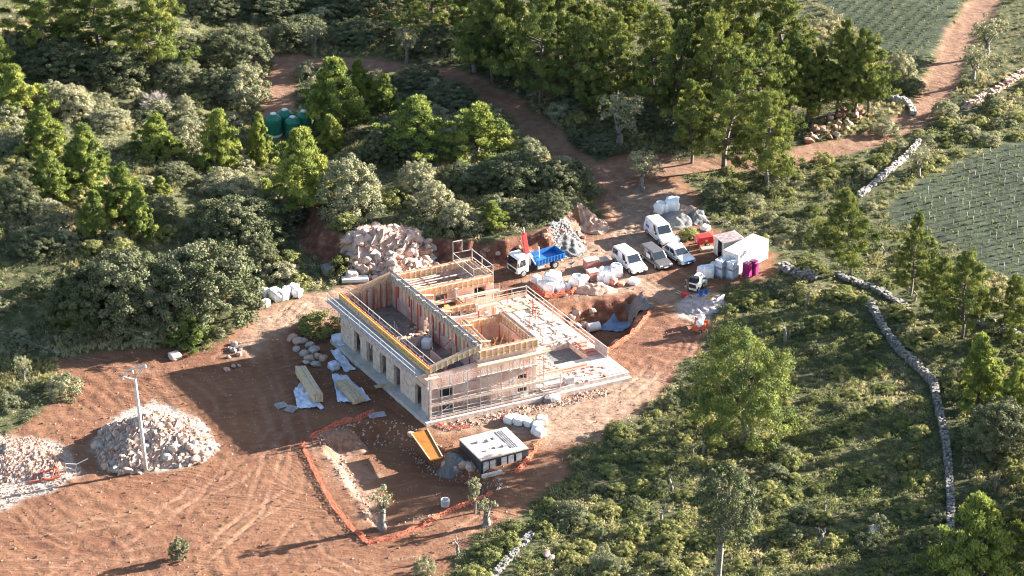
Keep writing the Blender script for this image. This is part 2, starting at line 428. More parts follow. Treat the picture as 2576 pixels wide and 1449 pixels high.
def terrain(X, Y):
    h = 0.25 * vnoise(X, Y, 9, 1) + 0.06 * vnoise(X, Y, 2.2, 2)
    site = sstep(-1.5, 2.0, sdist(P_SITE, X, Y))
    h = h * (1 - 0.72 * site)
    n = 0.7 * vnoise(X, Y, 2.0, 3) + 0.35 * vnoise(X, Y, 0.8, 4)
    for l in RUTS:
        d = np.abs(ldist(l, X, Y) + 0.12 * n0(X, Y) - 0.85)
        h = h + site * (0.35 + 0.65 * sstep(-0.4, 0.5, vnoise(X, Y, 4, 78))) * (-0.075 * (1 - sstep(0.02, 0.28, d)) + 0.03 * (sstep(0.15, 0.35, d) - sstep(0.35, 0.6, d)))
    # scraped soil: long low ridges whose direction wanders
    for k, (ang, lo) in enumerate(((0.65, -1), (-0.9, 1))):
        ca, sa = math.cos(ang), math.sin(ang)
        u, v = X * ca + Y * sa, -X * sa + Y * ca
        v = v + 2.5 * vnoise(X, Y, 11, 80 + k)
        m = sstep(-0.1, 0.3, lo * vnoise(X, Y, 14, 90))
        h = h + site * m * 0.055 * vnoise(u / 9.0, v, 0.55, 81 + k)
    h = h + site * 0.05 * vnoise(X, Y, 0.75, 84) * sstep(-0.2, 0.4, vnoise(X, Y, 5, 85))
    q = np.maximum(sdist(P_HILL, X, Y) - 1.0, 0)
    h = h + 9.0 * (1 - np.exp(-q * 0.028)) * sstep(0, 6, q)
    b = sdist(P_BANK, X, Y)
    top = sstep(0.0, 2.6, b + n) * (2.3 + 0.3 * vnoise(X, Y, 4, 5))
    h = h + top
    p = sdist(P_PIT, X, Y)
    h = h - 2.6 * sstep(-0.2, 1.5, p + 0.6 * n)
    p2 = sdist(P_PIT2, X, Y)
    h = h - 1.6 * sstep(0.0, 1.6, p2 + 0.7 * n)
    # a slight hollow for the wheel tracks
    h = h - 0.25 * (1 - sstep(1.2, 3.0, ldist(R2, X, Y))) - 0.2 * (1 - sstep(1.2, 3.0, ldist(R1, X, Y)))
    return h

HH = terrain(XX, YY)

def hz(x, y):
    i = min(max((x - GX0) / GS, 0), len(gx) - 1.001); j = min(max((y - GY0) / GS, 0), len(gy) - 1.001)
    a, b = int(i), int(j); fx, fy = i - a, j - b
    return float((HH[b, a] * (1 - fx) + HH[b, a + 1] * fx) * (1 - fy) + (HH[b + 1, a] * (1 - fx) + HH[b + 1, a + 1] * fx) * fy)

def G(px, py):
    """where the ray through this place of the picture meets the ground"""
    z = 0.0
    for _ in range(8):
        p = at(px, py, z)
        z = 0.5 * z + 0.5 * hz(p.x, p.y)
    p = at(px, py, z)
    return Vector((p.x, p.y, hz(p.x, p.y)))

edge = 0.9 * vnoise(XX, YY, 2.6, 11) + 0.45 * vnoise(XX, YY, 0.9, 12)
A_site = sstep(-0.7, 0.7, np.maximum(sdist(P_SITE, XX, YY), sdist(P_LOT, XX, YY)) + edge)
rd = np.minimum(np.minimum(ldist(R1, XX, YY), ldist(R1B, XX, YY)), ldist(R2, XX, YY))
A_road = sstep(-0.6, 0.6, 2.1 - rd + 0.6 * edge)
bankface = sdist(P_BANK, XX, YY)
A_bank = sstep(-1.0, 0.2, bankface) * (1 - sstep(2.0, 3.4, bankface + edge)) * sstep(0, 1, (YY < at(1300, 560)[1]).astype(float))
A_vine = sstep(-0.5, 0.5, np.maximum(sdist(P_VR, XX, YY), sdist(P_VT, XX, YY)) + edge * 0.7)
A_tan = np.zeros_like(XX)
for p in P_TAN: A_tan = np.maximum(A_tan, sstep(-1.6, 1.6, sdist(p, XX, YY) + 1.2 * edge))
A_grav = np.zeros_like(XX)
for p in P_GRAV: A_grav = np.maximum(A_grav, sstep(-0.5, 0.8, sdist(p, XX, YY) + 0.8 * edge))
pitd = sdist(P_PIT, XX, YY)
A_cut = np.maximum(A_bank, sstep(-0.8, 0.2, pitd + 0.5 * edge) * (1 - sstep(1.6, 2.6, pitd)))
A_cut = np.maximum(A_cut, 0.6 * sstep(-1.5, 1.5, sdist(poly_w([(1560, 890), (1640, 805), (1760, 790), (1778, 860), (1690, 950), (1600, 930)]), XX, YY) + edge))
A_rut = np.zeros_like(XX)
for l in RUTS:
    A_rut = np.maximum(A_rut, 1 - sstep(0.12, 0.42, np.abs(ldist(l, XX, YY) + 0.12 * n0(XX, YY) - 0.85)))
A_rut *= A_site * (0.3 + 0.7 * sstep(-0.4, 0.4, vnoise(XX, YY, 4, 78)))
A_bare = np.maximum(np.maximum(A_site, A_road), A_bank)
A_tan = np.maximum(A_tan, 0.45 * A_road)

def look(arr, x, y):
    a = int(min(max((x - GX0) / GS, 0), len(gx) - 1)); b = int(min(max((y - GY0) / GS, 0), len(gy) - 1))
    return float(arr[b, a])

def mat_ground():
    m, n, l, b = new_mat('earth_and_turf')
    geo = n.new('ShaderNodeNewGeometry')
    def att(nm):
        a = n.new('ShaderNodeAttribute'); a.attribute_name = nm; return a.outputs['Fac']
    def noi(scale, det=6, vec=None, rough=0.6):
        t = n.new('ShaderNodeTexNoise'); t.inputs['Scale'].default_value = scale; t.inputs['Detail'].default_value = det
        t.inputs['Roughness'].default_value = rough
        l.new(vec or geo.outputs['Position'], t.inputs['Vector']); return t.outputs['Fac']
    def ramp(f, *stops):
        r = n.new('ShaderNodeValToRGB'); e = r.color_ramp.elements
        for i in range(len(stops) - 2): e.new(0.5)
        for i, (p, c) in enumerate(stops): e[i].position = p; e[i].color = (*c, 1)
        l.new(f, r.inputs['Fac']); return r.outputs['Color']
    def mix(f, a, c):
        x = n.new('ShaderNodeMix'); x.data_type = 'RGBA'
        l.new(f, x.inputs['Factor']); l.new(a, x.inputs['A']); l.new(c, x.inputs['B']); return x.outputs['Result']
    def math_(op, a, c):
        x = n.new('ShaderNodeMath'); x.operation = op
        for k, v in enumerate((a, c)):
            if isinstance(v, float): x.inputs[k].default_value = v
            else: l.new(v, x.inputs[k])
        return x.outputs[0]
    # stretched coordinates for wheel tracks and scraped soil
    mp = n.new('ShaderNodeMapping'); mp.inputs['Rotation'].default_value = (0, 0, math.radians(38)); mp.inputs['Scale'].default_value = (0.12, 1.0, 1.0)
    l.new(geo.outputs['Position'], mp.inputs['Vector'])
    mp2 = n.new('ShaderNodeMapping'); mp2.inputs['Rotation'].default_value = (0, 0, math.radians(-52)); mp2.inputs['Scale'].default_value = (0.16, 1.0, 1.0)
    l.new(geo.outputs['Position'], mp2.inputs['Vector'])
    # the tracks bend: the coordinates are pushed about by a slow noise first
    wn = n.new('ShaderNodeTexNoise'); wn.inputs['Scale'].default_value = 0.07; wn.inputs['Detail'].default_value = 1
    l.new(geo.outputs['Position'], wn.inputs['Vector'])
    wv = n.new('ShaderNodeVectorMath'); wv.operation = 'MULTIPLY_ADD'; wv.inputs[1].default_value = (14, 14, 0)
    l.new(wn.outputs['Color'], wv.inputs[0]); l.new(geo.outputs['Position'], wv.inputs[2])
    l.new(wv.outputs[0], mp.inputs['Vector']); l.new(wv.outputs[0], mp2.inputs['Vector'])
    tr1 = noi(1.5, 4, mp.outputs[0], 0.5); tr2 = noi(1.5, 4, mp2.outputs[0], 0.5)
    sel = noi(0.06, 2)
    selr = ramp(sel, (0.45, (0, 0, 0)), (0.55, (1, 1, 1)))
    tr = n.new('ShaderNodeMix'); l.new(selr, tr.inputs['Factor']); l.new(tr1, tr.inputs['A']); l.new(tr2, tr.inputs['B'])
    trk = tr.outputs['Result']
    big = noi(0.16, 5); mid = noi(0.9, 7); fine = noi(5.0, 6)
    red = ramp(big, (0.35, (0.121, 0.052, 0.030)), (0.62, (0.171, 0.082, 0.046)))
    red = mix(math_('MULTIPLY', ramp(trk, (0.42, (0, 0, 0)), (0.62, (1, 1, 1))), 0.6), red, ramp(mid, (0.4, (0.153, 0.075, 0.043)), (0.6, (0.217, 0.117, 0.069))))
    stones = ramp(fine, (0.60, (0, 0, 0)), (0.68, (1, 1, 1)))
    red = mix(math_('MULTIPLY', stones, 0.45), red, ramp(mid, (0.4, (0.233, 0.139, 0.089)), (0.6, (0.272, 0.173, 0.117))))
    tan = ramp(mid, (0.36, (0.194, 0.118, 0.078)), (0.62, (0.282, 0.193, 0.140)))
    tan = mix(math_('MULTIPLY', ramp(trk, (0.45, (0, 0, 0)), (0.66, (1, 1, 1))), 0.5), tan, ramp(mid, (0.4, (0.164, 0.091, 0.055)), (0.6, (0.216, 0.124, 0.081))))
    bare = mix(att('tan'), red, tan)
    bare = mix(math_('MULTIPLY', att('rut'), 0.28), bare, ramp(mid, (0.35, (0.215, 0.125, 0.082)), (0.62, (0.33, 0.215, 0.15))))
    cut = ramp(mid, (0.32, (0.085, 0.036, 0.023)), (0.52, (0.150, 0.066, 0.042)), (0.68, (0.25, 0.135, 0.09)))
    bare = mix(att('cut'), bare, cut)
    grav = ramp(fine, (0.34, (0.204, 0.153, 0.123)), (0.52, (0.340, 0.281, 0.238)), (0.66, (0.459, 0.399, 0.357)))
    bare = mix(att('gravel'), bare, grav)
    turf = ramp(mid, (0.30, (0.034, 0.042, 0.018)), (0.52, (0.070, 0.072, 0.032)), (0.70, (0.17, 0.135, 0.075)))
    vin = ramp(mid, (0.32, (0.026, 0.034, 0.020)), (0.60, (0.045, 0.054, 0.032)), (0.72, (0.085, 0.072, 0.052)))
    col = mix(att('vine'), turf, vin)
    col = mix(att('bare'), col, bare)
    l.new(col, b.inputs['Base Color'])
    b.inputs['Roughness'].default_value = 0.97
    b.inputs['Specular IOR Level'].default_value = 0.15
    hgt = math_('ADD', math_('MULTIPLY', trk, 0.8), math_('ADD', math_('MULTIPLY', mid, 0.9), math_('MULTIPLY', fine, 0.25)))
    bp = n.new('ShaderNodeBump'); bp.inputs['Strength'].default_value = 0.55; bp.inputs['Distance'].default_value = 0.32
    l.new(hgt, bp.inputs['Height']); l.new(bp.outputs['Normal'], b.inputs['Normal'])
    return m
M['ground'] = mat_ground()

def build_ground():
    ny, nx = XX.shape
    # the region each face belongs to
    fm = lambda A: A[:-1, :-1]
    road = fm(A_road) > 0.5; site = fm(A_site) > 0.5; vine = fm(A_vine) > 0.5
    reg = np.zeros(road.shape, int)
    reg[vine] = 3; reg[road] = 2; reg[site] = 1
    idx = np.arange(ny * nx).reshape(ny, nx)
    quads = np.stack([idx[:-1, :-1], idx[:-1, 1:], idx[1:, 1:], idx[1:, :-1]], -1)
    co = np.stack([XX, YY, HH], -1).reshape(-1, 3)
    atts = dict(bare=A_bare, tan=A_tan, gravel=A_grav, vine=A_vine, cut=A_cut, rut=A_rut)
    for k, name in enumerate(('scrub_ground', 'building_site_ground', 'dirt_road', 'vineyard_ground')):
        q = quads[reg == k]
        u, inv = np.unique(q.reshape(-1), return_inverse=True)
        me = bpy.data.meshes.new(name)
        me.vertices.add(len(u)); me.vertices.foreach_set('co', co[u].astype(np.float32).reshape(-1))
        nf = len(q)
        me.loops.add(nf * 4); me.loops.foreach_set('vertex_index', inv.astype(np.int32).reshape(-1))
        me.polygons.add(nf); me.polygons.foreach_set('loop_start', np.arange(0, nf * 4, 4, dtype=np.int32))
        me.polygons.foreach_set('use_smooth', np.ones(nf, bool))
        me.update(calc_edges=True)
        for an, A in atts.items():
            a = me.attributes.new(an, 'FLOAT', 'POINT'); a.data.foreach_set('value', A.reshape(-1)[u].astype(np.float32))
        o = link_mesh(name, me, M['ground']); tag(o, kind='structure')
    # the land that reaches on to the horizon
    mb = MB()
    R = 3000.0
    a = [(GX0, GY0), (GX1, GY0), (GX1, GY1), (GX0, GY1)]
    o_ = [(-R, -R), (R, -R), (R, R), (-R, R)]
    mb.add([(x, y, -0.35) for x, y in a] + [(x, y, -0.35) for x, y in o_], [(4, 5, 1, 0), (5, 6, 2, 1), (6, 7, 3, 2), (7, 4, 0, 3)])
    tag(mb.build('surrounding_land', M['ground']), kind='structure')
build_ground()
# ------------------------------------------------------------------ plants
def fast_mesh(name, V, nper, tint=None, smooth=False):
    """V: (n, nper, 3) separate faces of nper corners"""
    n = len(V)
    me = bpy.data.meshes.new(name)
    me.vertices.add(n * nper); me.vertices.foreach_set('co', V.astype(np.float32).reshape(-1))
    me.loops.add(n * nper); me.loops.foreach_set('vertex_index', np.arange(n * nper, dtype=np.int32))
    me.polygons.add(n); me.polygons.foreach_set('loop_start', np.arange(0, n * nper, nper, dtype=np.int32))
    me.update(calc_edges=True)
    if tint is not None:
        a = me.attributes.new('tint', 'FLOAT', 'FACE'); a.data.foreach_set('value', tint.astype(np.float32))
    return me

def unit(a):
    return a / (np.linalg.norm(a, axis=-1, keepdims=True) + 1e-9)

def leaves(c, d, ln, wd, r, face=None):
    """diamond leaves at c, pointing along d, their flat side turned roughly towards face"""
    n = len(c)
    d = unit(d)
    q = r.normal(size=(n, 3))
    if face is not None: q = unit(q) * 0.42 + face
    s = unit(np.cross(d, q))
    ln = (ln * r.uniform(0.7, 1.3, n))[:, None]; wd = (wd * r.uniform(0.7, 1.3, n))[:, None]
    return np.stack([c - d * ln * 0.35, c + s * wd * 0.5 + d * ln * 0.1, c + d * ln * 0.65, c - s * wd * 0.5 + d * ln * 0.1], 1)

def sph(n, r):
    return unit(r.normal(size=(n, 3)))

def clumps(centers, radii, per, ln, wd, r, up=0.5, squash=0.8, tints=None, shell=0.55, flat=1.0, out=None):
    """tufts of leaves spread through round clumps"""
    N = len(centers)
    k = np.repeat(np.arange(N), per)
    u = sph(N * per, r)
    u[:, 2] = np.where(u[:, 2] < -0.35, -u[:, 2], u[:, 2])
    q = shell + (1 - shell) * r.random(N * per)
    rad = np.asarray(radii)[k]
    off = u * (rad * q)[:, None]; off[:, 2] *= squash
    c = np.asarray(centers)[k] + off
    f = u if out is None else unit(u + 0.8 * np.asarray(out)[k])
    d = u * (1 - flat) + np.array([0, 0, up]) + r.normal(size=u.shape) * (0.35 + 0.6 * flat)
    V = leaves(c, d, ln, wd, r, f)
    t = (tints[k] if tints is not None else 0.5) + r.normal(size=len(k)) * 0.10
    return V, np.clip(t, 0, 1)

def branch_mesh(pts_list, n=6):
    mb = MB()
    for pts, rads in pts_list: mb.tube(pts, rads, n, cap=False)
    return mb

def limb(a, b, r0, r1, r, sag=0.15, k=5):
    a, b = np.array(a, float), np.array(b, float)
    L = np.linalg.norm(b - a)
    pts = []
    for i in range(k):
        t = i / (k - 1)
        p = a + (b - a) * t + (r.normal(size=3) * sag * L * 0.35 * math.sin(math.pi * t))
        p[2] += sag * L * math.sin(math.pi * t) * 0.4
        pts.append(p)
    return pts, [r0 + (r1 - r0) * i / (k - 1) for i in range(k)]

PROTO = {}

def proto(kind, parts, R, H):
    PROTO.setdefault(kind, []).append((parts, R, H))

def make_pine(seed, H, R, q0, nb, per, kind, mat, tall=False, ragged=0.25, crad=0.34):
    """Aleppo pine: limbs that reach out and carry pads of upright needle tufts, with gaps between them"""
    r = np.random.default_rng(seed)
    lob = r.uniform(0, 6.28, 5); amp = r.uniform(0.08, ragged, 5)
    top = np.array([r.normal() * 0.06 * H, r.normal() * 0.06 * H, H * 0.95])
    br = [limb((0, 0, -0.2), top, 0.019 * H + 0.03, 0.02, r, 0.05, 8)]
    ax = np.array(br[0][0])
    def axis(z):
        return np.array([np.interp(z, ax[:, 2], ax[:, 0]), np.interp(z, ax[:, 2], ax[:, 1]), z])
    cs, rs, ts, hs = [], [], [], []
    def pad(c, k, t):
        cs.append(c); rs.append(crad * k * r.uniform(0.7, 1.3)); ts.append(np.clip(t + r.normal() * 0.12, 0.05, 0.95))
    for i in range(nb):
        q = (i + r.random()) / nb; q = q ** 0.9
        a = i * 2.4 + r.normal() * 0.5
        if tall: prof = (0.55 + 0.45 * min(1, q / 0.22)) * (1 - max(0, q - 0.22) / 0.80) ** 0.70
        else: prof = (1 - q) ** 0.72 + 0.05
        prof *= 1 + sum(amp[k] * math.sin((k + 1) * a + lob[k] + 5 * q * (k % 2)) for k in range(5))
        L = R * max(0.12, prof) * r.uniform(0.68, 1.14)
        if r.random() < 0.10: L *= 0.5
        z = H * (q0 + (1 - q0) * q * 0.96)
        rise = r.uniform(0.12, 0.42)
        base = axis(max(0.1, z - rise * L))
        tip = axis(z) + np.array([math.cos(a) * L, math.sin(a) * L, r.normal() * 0.1])
        br.append(limb(base, tip, 0.004 * H + 0.012, 0.010, r, 0.06, 4))
        t0 = r.uniform(0.2, 0.85); n = max(2, int(2 + L * 1.7))
        side = np.array([-math.sin(a), math.cos(a), 0.0])
        for k in range(n):
            u = 1.0 if k == 0 else r.uniform(0.40, 1.0)
            pad(base + (tip - base) * u + side * r.normal() * 0.13 * L * u + np.array([0, 0, abs(r.normal()) * 0.18]), 0.8 + 0.35 * (1 - u), t0)
    for k in range(4): pad(top + np.array([r.normal() * 0.15, r.normal() * 0.15, -0.25 * k]), 0.7, 0.6)
    cs = np.array(cs); rs = np.array(rs); ts = np.array(ts)
    V, t = clumps(cs, rs, per, 0.25, 0.075, r, up=1.3, squash=1.15, tints=ts, shell=0.3, flat=0.3, out=unit(cs * np.array([1, 1, 0.0]) + np.array([0, 0, 0.3 * R])))
    crown = fast_mesh('crown', V, 4, t)
    proto(kind, [('crown', crown, mat), ('trunk', branch_mesh(br, 5), 'bark')], R, H)

def make_dome(seed, H, R, ncl, per, kind, mat, bark='bark', q0=0.12, crad=0.42, ln=0.24, wd=0.15, trunk=True, gap=0.1, power=0.5, lift=0.0):
    """broad leaved crown: a lumpy dome with dents"""
    r = np.random.default_rng(seed)
    nl = 9
    ld = sph(nl, r); la = r.uniform(-0.26, 0.28, nl)
    cs, rs, ts = [], [], []
    while len(cs) < ncl:
        u = sph(1, r)[0]
        if u[2] < -0.25: u[2] = -u[2]
        f = 1 + sum(la[i] * max(0, float(u @ ld[i])) ** 3 for i in range(nl)) + r.normal() * 0.06
        if r.random() < gap: continue
        q = r.uniform(0.80, 1.0) if r.random() < 0.8 else r.uniform(0.35, 0.8)
        x, y = u[0] * R * f * q, u[1] * R * f * q
        z = H * (q0 + lift) + (H * (1 - q0 - lift) * 0.93) * max(0, u[2] * f * q * 0.97 + 0.03) if u[2] > 0 else H * (q0 + lift) * (1 + 0.8 * u[2])
        cs.append((x, y, max(z, 0.12))); rs.append(crad * r.uniform(0.65, 1.4)); ts.append(r.uniform(0.1, 0.9))
    cs = np.array(cs); rs = np.array(rs); ts = np.array(ts)
    V, t = clumps(cs, rs, per, ln, wd, r, up=0.3, squash=0.85, tints=ts, shell=0.5, out=unit(cs - np.array([0, 0, 0.25 * H])))
    crown = fast_mesh('crown', V, 4, t)
    parts = [('crown', crown, mat)]
    if trunk:
        br = [limb((0, 0, -0.2), (r.normal() * 0.2, r.normal() * 0.2, H * 0.5), 0.03 * H + 0.05, 0.02 * H, r, 0.1, 5)]
        for i in r.choice(len(cs), min(18, len(cs)), replace=False):
            br.append(limb((0, 0, H * r.uniform(0.18, 0.5)), cs[i], 0.012 * H + 0.015, 0.012, r, 0.15, 5))
        parts.append(('trunk', branch_mesh(br, 6), bark))
    proto(kind, parts, R, H)

def make_olive(seed, H, R, kind='olive_tree', mat='olive', ncl=60, per=34, tr=1.0):
    """old olive: gnarled pale trunk, loose crown on a few limbs"""
    r = np.random.default_rng(seed)
    br = []
    fork = np.array([r.normal() * 0.15, r.normal() * 0.15, H * 0.33])
    br.append(limb((0, 0, -0.2), fork, (0.05 * H + 0.08) * tr, (0.04 * H + 0.03) * tr, r, 0.12, 5))
    cs, rs, ts = [], [], []
    for k in range(6):
        a = k * 1.05 + r.uniform(-0.3, 0.3)
        tip = np.array([math.cos(a) * R * r.uniform(0.35, 0.75), math.sin(a) * R * r.uniform(0.35, 0.75), H * r.uniform(0.6, 0.85)])
        br.append(limb(fork, tip, (0.025 * H + 0.02) * tr, 0.02, r, 0.2, 5))
        for j in range(ncl // 6):
            c = tip + r.normal(size=3) * np.array([R * 0.27, R * 0.27, H * 0.11])
            cs.append(c); rs.append(r.uniform(0.22, 0.48)); ts.append(r.uniform(0.1, 0.9))
    V, t = clumps(np.array(cs), np.array(rs), per, 0.22, 0.11, r, up=0.3, squash=0.9, tints=np.array(ts), shell=0.3)
    proto(kind, [('crown', fast_mesh('crown', V, 4, t), mat), ('trunk', branch_mesh(br, 7), 'greybark')], R, H)

def make_bare(seed, H, R, kind='bare_shrub', n0=24):
    r = np.random.default_rng(seed)
    br = []
    def grow(p, d, L, rad, lev):
        q = p + d * L
        br.append(limb(p, q, rad, rad * 0.6, r, 0.1, 4))
        if lev == 0: return
        for _ in range(4):
            nd = unit(d + r.normal(size=3) * 0.5 + np.array([0, 0, 0.12]))
            grow(p + d * L * r.uniform(0.55, 1), nd, L * r.uniform(0.45, 0.7), rad * 0.6, lev - 1)
    for k in range(n0):
        a = r.uniform(0, 6.28); e = r.uniform(0.25, 1.3)
        d = np.array([math.cos(a) * math.cos(e) * R / H, math.sin(a) * math.cos(e) * R / H, math.sin(e)])
        grow(np.array([0, 0, 0.0]), unit(d), H * 0.5, 0.055, 2)
    proto(kind, [('branches', branch_mesh(br, 4), 'deadwood')], R, H)

def make_stump(seed, H, kind='dead_trunk'):
    """pollarded grey trunk with broken limbs"""
    r = np.random.default_rng(seed)
    br = [limb((0, 0, -0.2), (r.normal() * 0.2, r.normal() * 0.2, H * 0.6), 0.26, 0.17, r, 0.12, 6)]
    top = br[0][0][-1]
    for k in range(4):
        a = r.uniform(0, 6.28)
        t = top + np.array([math.cos(a) * H * 0.25, math.sin(a) * H * 0.25, H * r.uniform(0.15, 0.42)])
        br.append(limb(top - np.array([0, 0, H * 0.15 * r.random()]), t, 0.11, 0.035, r, 0.2, 5))
        if k < 2: br.append(limb(t, t + r.normal(size=3) * 0.3 + np.array([0, 0, 0.4]), 0.035, 0.012, r, 0.2, 4))
    proto(kind, [('trunk', branch_mesh(br, 8), 'greybark')], 0.5, H)

for s in (1, 2, 3, 29, 30): make_pine(s, 6.0, 2.05, 0.04, 84, 112, 'young_pine', 'pine_bright', ragged=0.26)
for s in (4, 5, 6, 31, 32): make_pine(s, 12.0, 3.9, 0.20, 92, 96, 'tall_pine', 'pine', tall=True, ragged=0.30, crad=0.44)
for s in (7, 8, 34): make_dome(s, 6.5, 4.2, 420, 92, 'holm_oak', 'oak', q0=0.1, crad=0.46, gap=0.12, ln=0.17, wd=0.11)
for s in (9, 10, 11): make_dome(s, 4.0, 2.6, 210, 88, 'wild_olive', 'olive', 'greybark', q0=0.1, crad=0.37, ln=0.16, wd=0.085)
for s in (12, 13, 14, 15): make_dome(s, 1.6, 1.5, 70, 92, 'mastic_shrub', 'mastic', q0=0.05, crad=0.32, ln=0.14, wd=0.085, trunk=False, gap=0.15)
for s in (16, 17): make_dome(s, 2.2, 1.6, 80, 92, 'oak_shrub', 'oak', q0=0.05, crad=0.33, ln=0.14, wd=0.09, trunk=False, gap=0.15)
for s in (18, 19): make_dome(s, 1.9, 1.5, 70, 86, 'olive_shrub', 'olive', q0=0.05, crad=0.32, ln=0.14, wd=0.075, trunk=False, gap=0.2)
for s in (20, 21): make_olive(s, 4.5, 1.7)
make_olive(22, 4.2, 1.3, 'white_olive', 'olive', 72, 44)
make_olive(33, 3.6, 1.0, 'pollard_olive', 'olive', 12, 30, 1.7)
make_bare(23, 2.4, 2.6)
for s in (24, 25, 26): make_stump(s, 3.0)
make_dome(27, 10.0, 3.1, 260, 60, 'umbrella_pine', 'oak', 'greybark', q0=0.12, lift=0.46, crad=0.42, ln=0.22, wd=0.11, gap=0.1)
make_dome(35, 10.0, 4.7, 230, 170, 'round_pine', 'pine', q0=0.14, lift=0.05, crad=0.70, ln=0.26, wd=0.08, gap=0.1)
make_dome(28, 1.7, 0.75, 46, 60, 'clipped_shrub', 'oak', q0=0.18, crad=0.22, ln=0.14, wd=0.1, trunk=True, gap=0.0)

MESHCACHE = {}
def plant(kind, loc, sx, sz, rz, label, cat, group=None, variant=None, name=None, lean=(0, 0)):
    ps = PROTO[kind]
    i = variant if variant is not None else rnd.randrange(len(ps))
    parts, R, H = ps[i % len(ps)]
    single = len(parts) == 1
    key = (kind, i % len(ps))
    if key not in MESHCACHE:
        out = []
        for pn, me, mt in parts:
            if isinstance(me, MB):
                o = me.build(pn, M[mt], smooth=True); me2 = o.data; bpy.data.objects.remove(o)
            else:
                me2 = me; me2.materials.append(M[mt])
            out.append((pn, me2))
        MESHCACHE[key] = out
    nm = name or kind
    if single:
        o = bpy.data.objects.new(nm, MESHCACHE[key][0][1]); COL.objects.link(o)
        o.location = loc; tag(o, label, cat, group)
    else:
        o = thing(nm, label, cat, loc, 0, group)
        for pn, me in MESHCACHE[key]:
            c = bpy.data.objects.new(pn, me); COL.objects.link(c); c.parent = o
    o.rotation_euler = (lean[0], lean[1], rz)
    o.scale = (sx, sx, sz)
    return o

def place(kind, x, yt, yb, w, label, base=None, cat='tree', group=None, name=None, variant=None, lean=(0, 0)):
    """stand a plant where its crown fills this part of the picture: centre x, top, bottom, width"""
    flat = kind in ('mastic_shrub', 'oak_shrub', 'olive_shrub', 'holm_oak', 'wild_olive', 'bare_shrub', 'clipped_shrub')
    by = base if base is not None else (yb - (0.20 if flat else 0.10) * w)
    p = G(x, by)
    s = pix(p)[2]
    lo, hi = 0.2, 40.0
    for _ in range(40):
        mid = (lo + hi) / 2
        if pix((p.x, p.y, p.z + mid))[1] > yt: lo = mid
        else: hi = mid
    ps = PROTO[kind]; i = variant if variant is not None else rnd.randrange(len(ps))
    _, R, H = ps[i % len(ps)]
    return plant(kind, p - Vector((0, 0, 0.08)), (w / s) / (2 * R) * 0.97, lo / H * 0.97, rnd.uniform(0, 6.28), label, cat, group, i, name, lean)
